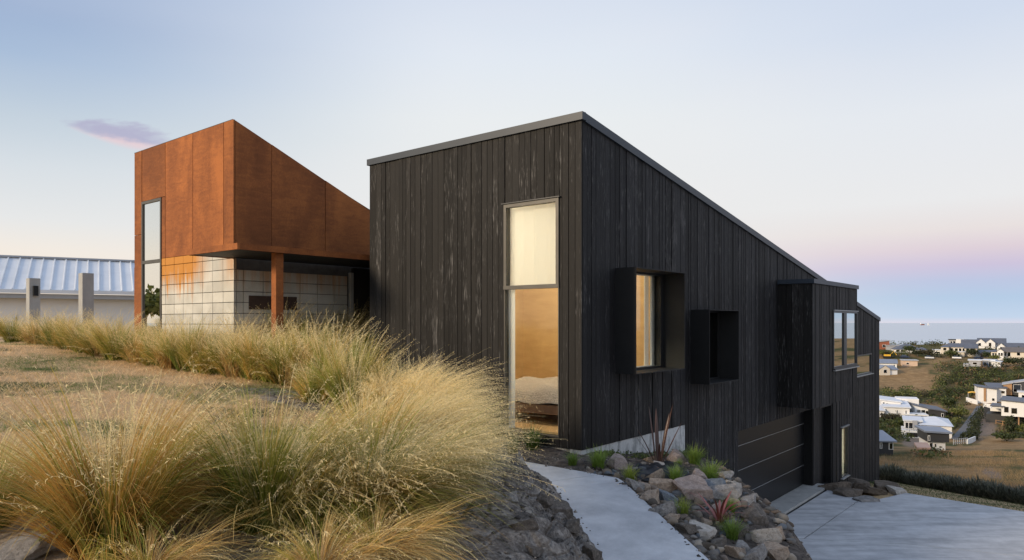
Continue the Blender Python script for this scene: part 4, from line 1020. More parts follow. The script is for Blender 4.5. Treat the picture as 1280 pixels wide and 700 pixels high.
def rock_mat(name, lo, mid, hi):
    def fn(nt, b, o):
        v = coords(nt, (1, 1, 1), 30.0); n = noise(nt, v, 3.5, 8, .65, .5); g = noise(nt, v, 22, 6, .75); lich = noise(nt, v, 9, 5, .6)
        f = mth(nt, 'ADD', mth(nt, 'MULTIPLY', n, .6), mth(nt, 'MULTIPLY', g, .4))
        c = ramp(nt, f, [(.33, lo), (.5, mid), (.66, hi)])
        c = mixc(nt, mth(nt, 'MULTIPLY', sstep(nt, lich, .58, .68), .5), c, (.06, .055, .05, 1))
        setin(nt, b, Base_Color=c, Roughness=.9, Specular_IOR_Level=.25, Normal=bump(nt, f, .9, .02))
    return material(name, fn)
RM = {'tan': rock_mat('rock_tan', (.13, .098, .07), (.31, .24, .18), (.50, .41, .32)), 'grey': rock_mat('rock_grey', (.10, .093, .085), (.25, .235, .22), (.42, .40, .37)),
      'slate': rock_mat('rock_slate', (.07, .08, .09), (.15, .17, .19), (.25, .27, .29)), 'pale': rock_mat('rock_pale', (.22, .19, .16), (.42, .38, .33), (.58, .53, .47)),
      'dark': rock_mat('rock_dark', (.05, .043, .036), (.125, .107, .09), (.24, .21, .18)), 'brown': rock_mat('rock_brown', (.055, .042, .032), (.125, .10, .078), (.22, .185, .15)), 'pink': rock_mat('rock_pink', (.14, .105, .09), (.29, .235, .205), (.44, .37, .33))}
RBASE = [rock_mesh(i + 1, d) for i, d in enumerate([(1, .75, .6), (1, .9, .8), (1, .6, .5), (.9, .8, .9), (1, .8, .42), (1, .7, .7)])]
RMESH = {}
def rock(px, py, wpx, kind, shape, rz, label, pos=None, sink=.30, grp='rocks edging the planted bed', zs=1.0):
    if pos is None: x, y, z = hit(px, py)
    else: x, y, z = pos
    rad = wpx / 2 / 890 * y * 1.28
    key = (kind, shape)
    if key not in RMESH: m = RBASE[shape].copy(); m.materials.append(RM[kind]); RMESH[key] = m
    o = link('rock', RMESH[key]); o.scale = (rad, rad, rad * zs); o.rotation_euler = (random.uniform(-.25, .25), random.uniform(-.25, .25), rz)
    o.location = (x, y, z + rad * .5 * (1 - sink) * .6 * zs); return tag(o, label, 'rock', grp)
for a in [
 (771, 583, 25, 'pink', 3, .3, 'mottled upright rock near the top bend of the path'),
 (818, 600, 24, 'tan', 0, .8, 'brown pointed rock lying against the black weed mat'),
 (794, 610, 19, 'grey', 1, .2, 'rough rock on the path edge below the yellow green sedge'),
 (808, 613, 15, 'tan', 3, 1.2, 'upright tan rock wedged beside the long flat tan rock'),
 (826, 612, 31, 'tan', 2, .1, 'long flat tan rock in front of the weed mat'),
 (814, 627, 27, 'tan', 5, .6, 'warm tan rock hugging the path edge'),
 (833, 626, 22, 'slate', 1, .3, 'blue grey rock behind the path edge rocks'),
 (821, 619, 12, 'pale', 0, .9, 'small pale rock between tan and blue grey ones'),
 (829, 642, 27, 'grey', 0, .7, 'large grey rock on the path edge beside the bright sedge'),
 (841, 652, 20, 'tan', 5, .4, 'weathered tan rock halfway along the path edge'),
 (866, 619, 38, 'pink', 1, .2, 'largest mottled boulder in the middle of the bed'),
 (889, 612, 36, 'slate', 4, .1, 'flat blue grey slab behind the mottled boulder'),
 (905, 622, 36, 'grey', 2, -.1, 'long grey rock behind the red leaved plant'),
 (873, 601, 20, 'pink', 3, .5, 'pinkish rock beneath the double green sedge'),
 (908, 596, 20, 'grey', 4, .4, 'flat rock where the bed drops by the garage wall'),
 (915, 610, 18, 'pale', 1, .9, 'pale rock on the crest of the bed'),
 (824, 583, 14, 'pale', 4, .2, 'small whitish stone at the foot of the tall flax'),
 (845, 577, 22, 'pink', 3, .5, 'pale pink rock against the concrete footing'),
 (815, 577, 16, 'tan', 0, .1, 'small tan stone behind the tall flax'),
 (876, 669, 33, 'pale', 4, -.2, 'flat cream topped rock among gravel'),
 (943, 652, 31, 'dark', 3, .4, 'dark angular block near the driveway drop'),
 (955, 676, 34, 'pale', 0, .1, 'big cream rock on a dark base at the bed corner'),
 (917, 694, 22, 'tan', 1, .8, 'brown rock low in the bed beside the grey block'),
 (927, 690, 20, 'grey', 3, .2, 'grey block low in the bed'),
 (899, 686, 26, 'dark', 5, .3, 'rough brown rock low in the bed near the path'),
 (966, 694, 28, 'tan', 1, .5, 'rounded brown rock at the lowest corner of the bed'),
 (944, 700, 32, 'grey', 0, .9, 'mossy grey rock cut off by the lower picture edge'),
 (857, 664, 20, 'dark', 1, .6, 'dark rock half buried beside the path'),
 (886, 664, 12, 'slate', 2, .4, 'small dark slate piece in the gravel'),
 (897, 640, 22, 'pink', 0, 1.1, 'tan rock at the base of the red leaved plant'),
 (936, 632, 24, 'grey', 5, .6, 'grey rock behind the small sedge on the crest'),
 (848, 640, 16, 'grey', 1, .2, 'grey stone beside the bright sedge'),
 (884, 655, 14, 'tan', 4, .2, 'little flat stone below the red leaved plant'),
 (928, 668, 22, 'dark', 0, 1.4, 'dark stone between the bottom sedge and the cream rock'),
 (972, 672, 22, 'tan', 5, .9, 'brown rock on the outer slope above the driveway'),
]: rock(*a)
rock(0, 0, 62, 'grey', 4, .2, 'pale flat rock lying in the front corner under the golden tussock', pos=(-2.75, 4.06, gz(-2.75, 4.06)), grp='rocks on the bank')
for a in [(700, 640, 26, 'dark', 1, .3, 'dark rock bulging from the bank beside the path'), (680, 625, 22, 'dark', 3, .9, 'dark rock high on the bank by the path bend'), (716, 662, 24, 'dark', 5, .5, 'dark rock at the path side low on the bank'),
          (655, 660, 30, 'dark', 0, .2, 'broad dark rock in the middle of the bare bank'), (668, 690, 24, 'dark', 4, .7, 'flat dark rock low on the bare bank'), (738, 694, 22, 'dark', 1, .9, 'dark rock where the bank meets the lower path'), (640, 625, 20, 'grey', 5, 1.3, 'greyish rock under the overhanging grass')]:
    rock(*a, grp='rocks on the bank', sink=.9)
dz = -4.24
for px, py, d, w, kd, sh, rz, zs, lb in [
 (1046, 612, 18.1, 34, 'brown', 0, .6, 1.0, 'brown rock at the wall beside the driveway threshold'), (1062, 618, 17.5, 36, 'brown', 5, .4, .9, 'long brown rock along the driveway edge'),
 (1082, 624, 16.95, 24, 'grey', 1, .2, .8, 'small grey rock at the tip of the driveway edge'), (1090, 618, 17.9, 30, 'brown', 0, .2, .9, 'dark rock below the far black wall'),
 (1107, 614, 18.2, 30, 'brown', 2, .1, 1.2, 'brown rock beside the whitish block'), (1122, 613, 17.9, 22, 'pale', 4, .3, 1.1, 'whitish block like rock at the driveway corner'), (1073, 614, 18.6, 26, 'brown', 3, .9, .9, 'dark rock tucked against the black wall')]:
    rock(0, 0, w, kd, sh, rz, lb, pos=((px - 640) / 890 * d, d, dz - .03), grp='rocks by the driveway', zs=zs * .62)

# ------------------------------------------------------------------ black weed mat
P0 = [hit(*p) for p in ((792, 584), (838, 578), (888, 604), (800, 603))]
n = 22; v = []; f = []
for i in range(n + 1):
    for j in range(n + 1):
        a, b2 = i / n, j / n
        p = [(P0[0][c] * (1 - a) + P0[1][c] * a) * (1 - b2) + (P0[3][c] * (1 - a) + P0[2][c] * a) * b2 for c in (0, 1)]
        x, y = p[0] + .05 * math.sin(b2 * 9), p[1] + .05 * math.sin(a * 8)
        v.append((x, y, gz(x, y) + .03 + .022 * math.sin(x * 17 + y * 9) + .012 * math.sin(x * 31 - y * 23)))
for i in range(n):
    for j in range(n): k = i * (n + 1) + j; f.append((k, k + 1, k + n + 2, k + n + 1))
plain('weed_fabric', (.010, .011, .013), (.020, .021, .024), 40, .55)
tag(MB().add(v, f).build('weed_mat', MATS['weed_fabric'], None, (0, 0, 0), True), 'crumpled black weed mat laid between rocks under the flax', 'weed mat')

# ------------------------------------------------------------------ sedges, flax, red leaved plant
def sedge_mesh(seed, n=230, L=.34, c1=(.15, .24, .035), c2=(.30, .40, .09)):
    R = np.random.default_rng(seed); S = 5; phi = R.uniform(0, 6.28, n); th0 = np.abs(R.normal(.25, .25, n)); dr = R.uniform(.3, 1.3, n); l = L * R.uniform(.55, 1.15, n)
    u = np.linspace(0, 1, S + 1)[None]; th = th0[:, None] + dr[:, None] * u ** 1.5; ds = (l / S)[:, None]
    z = np.zeros((n, S + 1)); rr = np.zeros((n, S + 1)); z[:, 1:] = np.cumsum(np.cos(th[:, 1:]) * ds, 1); rr[:, 1:] = np.cumsum(np.sin(th[:, 1:]) * ds, 1)
    b = R.normal(0, .035, (n, 2)); P = np.stack([b[:, :1] + rr * np.cos(phi)[:, None], b[:, 1:] + rr * np.sin(phi)[:, None], z], -1)
    sd = np.stack([-np.sin(phi), np.cos(phi), 0 * phi], -1)[:, None] * (.0036 * (1 - u ** 2 * .9) * R.uniform(.7, 1.3, (n, 1)))[..., None]
    v = np.stack([P - sd, P + sd], 2).reshape(-1, 3); bb = (np.arange(n) * (S + 1) * 2)[:, None] + (np.arange(S) * 2)[None]
    q = np.stack([bb, bb + 1, bb + 3, bb + 2], -1).reshape(-1, 4)
    c = np.array(c1) + (np.array(c2) - np.array(c1)) * (np.repeat(u, n, 0)[..., None] * R.uniform(.3, 1.2, (n, 1, 1)))
    me = quick('sedge_leaves', v, q, np.repeat(c, 2, 1)); me.materials.append(MATS['grass_blade']); return me
SD = [sedge_mesh(1), sedge_mesh(2, 260, .36), sedge_mesh(3, 200, .30, (.20, .27, .035), (.40, .44, .10)), sedge_mesh(4, 260, .42, (.07, .12, .022), (.14, .20, .05))]
for px, py, m_, sc, lb in [
 (665, 562, 3, 1.0, 'dark green sedge beneath the tall lit window'), (716, 581, 0, .62, 'small green sedge at the foot of the black corner'),
 (748, 585, 1, .85, 'upright bright sedge against the concrete footing'), (787, 600, 2, .72, 'yellow green sedge at the bend of the path edge'),
 (844, 602, 1, .70, 'bright sedge beside the weed mat'), (848, 584, 0, .42, 'little sedge behind the weed mat'), (868, 580, 1, .9, 'big sedge against the black wall'),
 (887, 602, 1, .92, 'bright sedge leaning out at the crest by the garage'), (853, 643, 2, .72, 'bright lime sedge in the middle of the path edge rocks'),
 (913, 642, 0, .62, 'green sedge behind the red leaved plant'), (914, 673, 1, .72, 'sedge standing in the gravel below the red leaved plant'), (640, 566, 3, .55, 'small dark sedge beside the path end')]:
    x, y, z = hit(px, py); o = link('sedge', SD[m_]); o.location = (x, y, z - .01); o.scale = (sc,) * 3; o.rotation_euler = (0, 0, random.uniform(0, 6)); tag(o, lb, 'sedge plant', 'green sedges in the planted bed')
def sword(parent, m, L, w, phi, th0, dr, base=(0, 0), fold=.35):
    S = 9; pts = []; x = z = 0.0
    mb = MB()
    for i in range(S + 1):
        u = i / S; th = th0 + dr * u ** 1.6
        if i: x += math.sin(th) * L / S; z += math.cos(th) * L / S
        ww = w * (0.55 + 1.1 * u - 1.64 * u ** 3) if u < 1 else 0.0008
        ww = max(ww, .0008); d = Vector((math.cos(phi), math.sin(phi), 0)); sdv = Vector((-math.sin(phi), math.cos(phi), 0))
        c = Vector((base[0], base[1], 0)) + d * x + Vector((0, 0, z)); nn = d * math.cos(th) - Vector((0, 0, 1)) * math.sin(th)
        mb.v += [tuple(c - sdv * ww + nn * ww * fold), tuple(c), tuple(c + sdv * ww + nn * ww * fold)]
        if i:
            k = (i - 1) * 3; mb.f += [(k, k + 1, k + 4, k + 3), (k + 1, k + 2, k + 5, k + 4)]
    return mb.build('leaf', m, parent, (0, 0, 0), True)
plain('bronze_leaf', (.040, .020, .016), (.085, .042, .034), 4, .4, stretch=(1, 1, .3), tint=.4)
plain('red_leaf', (.15, .035, .030), (.30, .095, .075), 5, .45, stretch=(1, 1, .4), tint=.5)
x, y, z = hit(823, 581); fl = empty('flax', (x, y, z - .02), 0, 'tall dark bronze flax with stiff sword leaves before the footing', 'flax plant')
for L, w, ph, t0, dr in [(1.0, .034, 2.6, .08, .12), (.95, .030, 1.6, .10, .10), (1.05, .026, .3, .16, .15), (.72, .028, 3.3, .38, .25), (.62, .022, 3.0, .52, .2), (.80, .024, .1, .42, .10), (.9, .022, .7, .2, .2), (.5, .02, 4.6, .3, .4)]:
    sword(fl, MATS['bronze_leaf'], L * .84, w, ph, t0, dr, (math.cos(ph) * .03, math.sin(ph) * .03))
x, y, z = hit(899, 655); rd = empty('cabbage_tree', (x, y, z - .02), 0, 'low plant with arching dark red strap leaves among rocks', 'plant')
rr_ = random.Random(9)
for i in range(15): sword(rd, MATS['red_leaf'], rr_.uniform(.34, .56), rr_.uniform(.013, .019), i * 2.4, rr_.uniform(.15, .75), rr_.uniform(.5, 1.6), (0, 0), .3)

# low leafy ground cover along the footing
def leafquads(cx, cy, cz, rx, ry, rz_, n, size, c1, c2, R, shell=.55):
    d = R.normal(0, 1, (n, 3)); d /= np.linalg.norm(d, axis=1, keepdims=True); rad = R.uniform(shell, 1, (n, 1))
    lump = 1 + .32 * np.sin(d[:, :1] * 4.1 + cx) * np.sin(d[:, 1:2] * 3.7 + cy) + .2 * np.sin(d[:, 2:] * 7 + cx * 3)
    p = d * rad * lump * np.array((rx, ry, rz_)) + np.array((cx, cy, cz))
    a = R.normal(0, 1, (n, 3)) + d * .7; a /= np.linalg.norm(a, axis=1, keepdims=True); b = np.cross(a, R.normal(0, 1, (n, 3))); b /= np.linalg.norm(b, axis=1, keepdims=True); c = np.cross(a, b)
    s = size * R.uniform(.6, 1.4, (n, 1))
    v = np.stack([p - b * s, p - c * s * .55, p + b * s, p + c * s * .55], 1)
    col = np.array(c1) + (np.array(c2) - np.array(c1)) * R.uniform(0, 1, (n, 1)); return v, np.repeat(col[:, None], 4, 1)
def leafmesh(parts, name, mat='foliage'):
    v = np.concatenate([p[0] for p in parts]); c = np.concatenate([p[1] for p in parts]); q = np.arange(len(v) * 4).reshape(-1, 4)
    me = quick(name, v, q, c); me.materials.append(MATS[mat]); return me
R = np.random.default_rng(5); parts = []
for i in range(46):
    t = R.uniform(.2, 3.2); q_ = R.uniform(.06, .5); x, y = W(t, -q_); parts.append(leafquads(x, y, gz(x, y) + .02, .10, .10, .05, 40, .016, (.06, .09, .025), (.16, .20, .07), R))
tag(link('ground_cover', leafmesh(parts, 'ground_cover')), kind='stuff')

# ------------------------------------------------------------------ low grey green hedge beyond the driveway, built shrub by shrub
def spiky(seed):
    R = np.random.default_rng(seed); n = 1500
    ph = R.uniform(0, 6.28, n); rad = .34 * np.sqrt(R.uniform(0, 1, n)); x = rad * np.cos(ph); y = rad * np.sin(ph); z0 = R.uniform(.0, .5, n) * (1 - (rad / .5) ** 2)
    l = R.uniform(.10, .26, n); th = R.uniform(.05, .7, n) + rad; a = ph + R.normal(0, .7, n)
    p = np.stack([x, y, z0], -1); tip = p + np.stack([np.sin(th) * np.cos(a) * l, np.sin(th) * np.sin(a) * l, np.cos(th) * l], -1)
    sd = np.stack([-np.sin(a), np.cos(a), 0 * a], -1) * .011; mid = (p + tip) / 2
    v = np.stack([p, mid - sd, tip, mid + sd], 1).reshape(-1, 3); q = np.arange(n * 4).reshape(-1, 4)
    c = np.array((.075, .080, .055)) + (np.array((.27, .27, .20)) - np.array((.075, .080, .055))) * R.uniform(0, 1, (n, 1)) ** 1.6
    me = quick('shrub', v, q, np.repeat(c, 4, 0)); me.materials.append(MATS['foliage']); return me
SH = [spiky(i) for i in (21, 22, 23)]
h0, h1 = Vector((12.75, 29.5)), Vector((15.6, 14.2)); N = 34
hd = empty('hedge', (13.9, 23, fz(13.9, 23)), 0, 'long low grey green hedge edging the grass strip beyond the driveway', 'hedge')
for i in range(N):
    p = h0.lerp(h1, i / (N - 1)); x = p.x + random.uniform(-.12, .12); y = p.y + random.uniform(-.08, .08); sc = random.uniform(.82, 1.12)
    o = link('shrub', SH[i % 3], None, hd); o.location = (x - 13.9, y - 23, fz(x, y) - .06 - hd.location.z); o.rotation_euler = (0, 0, random.uniform(0, 6)); o.scale = (sc * 1.15, sc * 1.15, sc)
# grass strip, dry tufts beyond the hedge
n = 30000; R = np.random.default_rng(8); yy = R.uniform(16.5, 31, n); kx = R.uniform(.49, .78, n); xx = kx * yy; e = edge_e(xx, yy)
lineX = h0.x + (h1.x - h0.x) * (yy - h0.y) / (h1.y - h0.y); m = (e > .03) & (xx < lineX - .2) & (TS(xx, yy)[1] < -.02); xx, yy, e = xx[m], yy[m], e[m]; n = len(xx)
g_ = sm(e + fbm(xx * 1.2, yy * 1.2, 3, 4) * .7, .15, .6)[:, None]; col = (np.array((.30, .20, .09)) * (1 - g_) + np.array((.085, .115, .035)) * g_) * R.uniform(.65, 1.3, (n, 1))
blades(xx, yy, zfar(xx, yy) - .01, R.uniform(.02, .06, n), R.uniform(.004, .008, n), col, 1.6, 6, name='strip_grass')
n = 60000; yy = 24 + 80 * R.uniform(0, 1, n) ** 1.3; kx = R.uniform(.46, .80, n); xx = kx * yy
lineX = h0.x + (h1.x - h0.x) * (yy - h0.y) / (h1.y - h0.y); m = (xx > lineX + .5); xx, yy = xx[m], yy[m]; n = len(xx)
pn = fbm(xx * .12, yy * .12, 4, 13); g_ = sm(pn, .05, .25)[:, None]; near = sm(yy, 48, 30)[:, None]
base = np.array((.38, .26, .13)) * (1 - near) + np.array((.50, .30, .15)) * near
col = (base * (1 - g_ * (1 - near)) + np.array((.12, .12, .05)) * g_ * (1 - near)) * R.uniform(.6, 1.35, (n, 1)); sz = yy / 60
blades(xx, yy, zfar(xx, yy) - .03, R.uniform(.10, .34, n) * np.clip(sz, .6, 1.2) * (1 + near[:, 0]) * (.55 + .9 * sm(fbm(xx * .3, yy * .3, 3, 3), -.1, .3)), R.uniform(.006, .014, n) * sz, col, 1.0, 7, name='dry_grass')

# ------------------------------------------------------------------ the far hillside: houses
plain('far_white', (.72, .72, .71), (.80, .80, .79), .4, .8); plain('far_cream', (.62, .56, .46), (.68, .62, .52), .4, .8); plain('far_grey', (.34, .35, .37), (.40, .41, .43), .4, .7)
plain('far_dark', (.030, .031, .033), (.042, .043, .046), .5, .7); plain('far_rust', (.26, .085, .045), (.32, .11, .06), .6, .8); plain('far_wood', (.32, .18, .09), (.40, .24, .12), .8, .7)
plain('far_peach', (.58, .42, .31), (.64, .48, .36), .5, .8); plain('far_slate_roof', (.085, .095, .12), (.12, .13, .16), .8, .6); plain('far_white_roof', (.62, .65, .70), (.70, .73, .78), .5, .5)
plain('far_blue_roof', (.17, .20, .26), (.21, .24, .30), .5, .5); plain('far_brown_roof', (.12, .105, .095), (.16, .14, .13), .8, .8); plain('far_pink_roof', (.42, .27, .21), (.48, .32, .25), .8, .8)
plain('asphalt', (.10, .10, .105), (.15, .15, .155), 1.0, .9); plain('yellow_paint', (.75, .42, .03), (.80, .48, .05), 1, .5)
glass('far_glass', (.05, .055, .06, 1), 1.0, .12)
FW = {'white': 'far_white', 'cream': 'far_cream', 'grey': 'far_grey', 'dark': 'far_dark', 'rust': 'far_rust', 'wood': 'far_wood', 'peach': 'far_peach', 'slate': 'far_slate_roof', 'wroof': 'far_white_roof', 'broof': 'far_blue_roof', 'brown': 'far_brown_roof', 'pinkr': 'far_pink_roof'}
FM = lambda k: MATS[FW[k]]
def box_faces(p): return p
def far_house(label, px0, px1, py, vols, turn=0.0, name='house', cat='house', dadj=0.0):
    cx = (px0 + px1) / 2; x, y, z = hitfar(cx, py); y += dadj
    if dadj: x = (cx - 640) / 890 * y; z = (403 - py) / 890 * y
    th = math.atan2(x, y); s = y * math.cos(th) / 890; sz = y / 890
    e = empty(name, (x, y, z), -th + turn, label, cat)
    for vspec in vols:
        (a, b2, z0, z1, d0, d1, roof, rh, wm, rm) = vspec[:10]; wins = vspec[10] if len(vspec) > 10 else []
        X0, X1, Z0, Z1 = (a - cx) * s, (b2 - cx) * s, z0 * sz, z1 * sz; RH = rh * sz; o = .35
        if z0 == 0: Z0 = -2.5
        mb = MB(); fr = MB()
        xm, ym = (X0 + X1) / 2, (d0 + d1) / 2
        base = [(X0, d0, Z0), (X1, d0, Z0), (X1, d1, Z0), (X0, d1, Z0)]
        def plate(P, th_=.18): fr.prism([(p[0], p[1], p[2]) for p in P], [(p[0], p[1], p[2] + th_) for p in P])
        if roof == 'flat':
            mb.box(X0, X1, d0, d1, Z0, Z1); fr.box(X0 - o, X1 + o, d0 - o, d1 + o, Z1 + .01, Z1 + max(.3, RH))
        elif roof == 'gx':       # ridge along x
            v = base + [(X0, d0, Z1), (X1, d0, Z1), (X1, d1, Z1), (X0, d1, Z1), (X0, ym, Z1 + RH), (X1, ym, Z1 + RH)]
            mb.add(v, [(3, 2, 1, 0), (0, 1, 5, 4), (2, 3, 7, 6), (1, 2, 6, 9, 5), (3, 0, 4, 8, 7), (4, 5, 9, 8), (6, 7, 8, 9)])
            dz_ = RH / max(.1, (ym - d0)) * o
            plate([(X0 - o, d0 - o, Z1 - dz_ + .02), (X1 + o, d0 - o, Z1 - dz_ + .02), (X1 + o, ym, Z1 + RH + .02), (X0 - o, ym, Z1 + RH + .02)]); plate([(X0 - o, ym, Z1 + RH + .02), (X1 + o, ym, Z1 + RH + .02), (X1 + o, d1 + o, Z1 - dz_ + .02), (X0 - o, d1 + o, Z1 - dz_ + .02)])
        elif roof == 'gy':       # gable towards us
            v = base + [(X0, d0, Z1), (X1, d0, Z1), (X1, d1, Z1), (X0, d1, Z1), (xm, d0, Z1 + RH), (xm, d1, Z1 + RH)]
            mb.add(v, [(3, 2, 1, 0), (0, 1, 5, 8, 4), (1, 2, 6, 5), (2, 3, 7, 9, 6), (3, 0, 4, 7), (5, 6, 9, 8), (7, 4, 8, 9)])
            dz_ = RH / max(.1, (xm - X0)) * o; q_ = .12
            plate([(X0 - o, d0 - q_, Z1 - dz_ + .02), (xm, d0 - q_, Z1 + RH + .02), (xm, d1 + q_, Z1 + RH + .02), (X0 - o, d1 + q_, Z1 - dz_ + .02)]); plate([(xm, d0 - q_, Z1 + RH + .02), (X1 + o, d0 - q_, Z1 - dz_ + .02), (X1 + o, d1 + q_, Z1 - dz_ + .02), (xm, d1 + q_, Z1 + RH + .02)])
        elif roof == 'hip':
            mb.box(X0, X1, d0, d1, Z0, Z1); h_ = min((d1 - d0) / 2, (X1 - X0) / 2 * .9)
            v = [(X0 - o, d0 - o, Z1 + .01), (X1 + o, d0 - o, Z1 + .01), (X1 + o, d1 + o, Z1 + .01), (X0 - o, d1 + o, Z1 + .01), (X0 + h_, ym, Z1 + RH), (X1 - h_, ym, Z1 + RH)]
            fr.add(v, [(3, 2, 1, 0), (0, 1, 5, 4), (1, 2, 5), (2, 3, 4, 5), (3, 0, 4)])
        elif roof in ('ml', 'mr', 'mb'):
            hl, hr = (RH, 0) if roof == 'ml' else (0, RH) if roof == 'mr' else (0, 0); bk = RH if roof == 'mb' else 0
            top = [(X0, d0, Z1 + hl), (X1, d0, Z1 + hr), (X1, d1, Z1 + hr + bk), (X0, d1, Z1 + hl + bk)]
            mb.prism(base, top); plate([(X0 - o, d0 - o, Z1 + hl + .02), (X1 + o, d0 - o, Z1 + hr + .02), (X1 + o, d1 + o, Z1 + hr + bk + .02), (X0 - o, d1 + o, Z1 + hl + bk + .02)], .25)
        elif roof == 'none': mb.box(X0, X1, d0, d1, Z0, Z1)
        wall = mb.build('wall', FM(wm), e)
        if fr.v: fr.build('roof', FM(rm), e)
        for w in wins:
            wx0, wx1, wz0, wz1 = (w[0] - cx) * s, (w[1] - cx) * s, w[2] * sz, w[3] * sz; fm_ = w[4] if len(w) > 4 else 'white'
            f_ = MB().box(wx0 - .08, wx1 + .08, d0 - .05, d0 + .05, wz0 - .08, wz1 + .08).build('window', FM(fm_), e)
            MB().box(wx0, wx1, d0 - .08, d0 - .051, wz0, wz1).build('pane', MATS['far_glass'], f_)
    return e, s, sz, cx
Hh = far_house
Hh('rust red house with flat roof at the end of the ridge', 1096, 1118, 437, [(1096, 1112, 0, 9, 0, 9, 'mr', 2, 'rust', 'grey', [(1103, 1107, 3, 6)]), (1107, 1124, 0, 5, -2, 6, 'flat', .6, 'grey', 'grey', [])], .25)
Hh('wide white house under a dark hipped roof on the ridge', 1117, 1158, 441, [(1117, 1153, 0, 4, 0, 13, 'hip', 7, 'white', 'slate', [(1120, 1124, 1, 3.4), (1126, 1131, 1, 3.4), (1141, 1146, 1, 3.2)]), (1148, 1161, 0, 3.5, 2, 9, 'hip', 3, 'white', 'slate')], .1)
Hh('tiny white garage beside the cream two storey house', 1166, 1177, 442, [(1166, 1177, 0, 4, 0, 6, 'flat', .5, 'white', 'wroof', [(1168, 1175, .6, 2.4)])])
Hh('modern grey and white box house behind the cream house', 1186, 1204, 437, [(1186, 1200, 0, 12, 0, 7, 'flat', .6, 'grey', 'dark', [(1188, 1190, 6, 10.5), (1191.5, 1194, 6, 10.5), (1195.5, 1198.5, 6, 9.5)]), (1195, 1205, 0, 13, -2, 6, 'none', 0, 'white', 'white')], 0, dadj=12)
Hh('long cream two storey house with many windows on the ridge', 1176, 1219, 444, [(1176, 1186, 0, 10, -1, 9, 'hip', 3, 'cream', 'slate', [(1179, 1183, 6, 9), (1179.5, 1182.5, .8, 3.5)]), (1185, 1206, 0, 10, 1, 10, 'gx', 4, 'cream', 'slate', [(1187, 1191, 5, 8.5), (1193.5, 1197, 5, 8.5), (1198.5, 1201.5, 5, 8.5), (1203, 1205.5, 4.5, 8.5)]), (1196, 1206, 0, 4, -3, 1, 'flat', .5, 'cream', 'wroof'), (1206, 1221, 0, 9, -1, 8, 'gx', 5, 'cream', 'slate', [(1208, 1211, 5, 8.5), (1213, 1218, 4.5, 8.5)])], -.05)
Hh('house of steep dark roof behind the cream house', 1202, 1222, 439, [(1202, 1222, 0, 6, 0, 9, 'gx', 8, 'white', 'slate')], 0, dadj=9)
Hh('white house with twin gables and long dark roof on the ridge', 1219, 1258, 440, [(1220, 1232, 0, 11.5, -1, 10, 'gy', 4.5, 'white', 'slate', [(1223, 1226, 7.5, 11), (1229, 1230.5, 2, 4)]), (1232, 1244, 0, 11.5, -1, 10, 'gy', 4.5, 'white', 'slate', [(1236, 1239, 7, 11.5), (1236.5, 1239, 1.5, 3.5)]), (1222, 1257, 0, 10.5, 1.5, 11, 'gx', 6, 'white', 'slate')], 0, dadj=10)
Hh('low white garage with a dark gable roof below the twin gables', 1221, 1241, 446, [(1221, 1241, 0, 4, 0, 9, 'gx', 3.5, 'white', 'slate', [(1226, 1234, .3, 3)])])
Hh('white house whose gable faces away at the ridge end', 1244, 1282, 443, [(1246, 1257, 0, 9, 0, 9, 'gy', 4.5, 'white', 'slate', [(1250, 1253, 6, 9)]), (1256, 1290, 0, 8.5, 1, 10, 'gx', 5, 'white', 'slate')], 0, dadj=8)
Hh('cream house with bay windows and brown roof at the village edge', 1238, 1284, 453, [(1239, 1247, 4, 13, -2, 4, 'hip', 3, 'cream', 'slate', [(1240.5, 1242.8, 8, 11.5), (1244, 1246, 8, 11.5)]), (1247, 1255, 3, 14, -3, 5, 'gy', 2.5, 'white', 'brown', [(1248.5, 1250.5, 8.5, 12), (1251.8, 1254, 8.5, 12)]), (1253, 1292, 0, 13, 0, 10, 'gx', 5, 'cream', 'brown', [(1256, 1258, 8, 12), (1259.5, 1263, 7.5, 12.5), (1271, 1275, 9, 12.5)])], -.05)
Hh('peach coloured flat topped cabin on the dry slope', 1128, 1147, 458, [(1128, 1147, 0, 7, 0, 7, 'flat', .6, 'peach', 'grey', [(1133, 1136, 2.5, 4.5)])], .1)
Hh('white shed with blue roof, the upper one beside the black house', 1094, 1122, 460, [(1092, 1121, 0, 6, 0, 6, 'gx', 4, 'white', 'broof', [(1117, 1118.5, 1.5, 4)])], .05)
Hh('white gabled shed, the lower one beside the black house', 1099, 1122, 468, [(1097, 1111, 0, 7, -1, 7, 'gy', 4, 'cream', 'broof', [(1102, 1106, 2, 6)]), (1108, 1122, 0, 6, -.5, 7, 'gx', 4, 'white', 'broof')], .45)
e, s_, sz_, cx_ = Hh('white roofed cabin standing on stilts above the scrub', 1205, 1228, 462, [(1211, 1226, 4, 11, 0, 7, 'flat', .8, 'grey', 'wroof', [(1216, 1221, 6.5, 9)]), (1204, 1212, 3, 7, 0, 5, 'none', 0, 'grey', 'grey')])
for p in (1206, 1212, 1219, 1225): MB().box((p - cx_) * s_ - .12, (p - cx_) * s_ + .12, .3, .55, -2, 4 * sz_ - .01).build('stilt', FM('wood'), e)
Hh('small white cottage with blue panels beside the stilted cabin', 1228, 1251, 459, [(1228, 1243, 0, 8, 0, 7, 'flat', .7, 'broof', 'wroof', [(1230, 1233, 2, 6), (1236, 1238.5, 1, 6.5), (1240, 1241.5, 1, 6.5)]), (1240, 1251, 0, 6.5, -1.5, 5, 'ml', .8, 'white', 'wroof', [(1241.5, 1242.5, 1, 5)])], -.1)
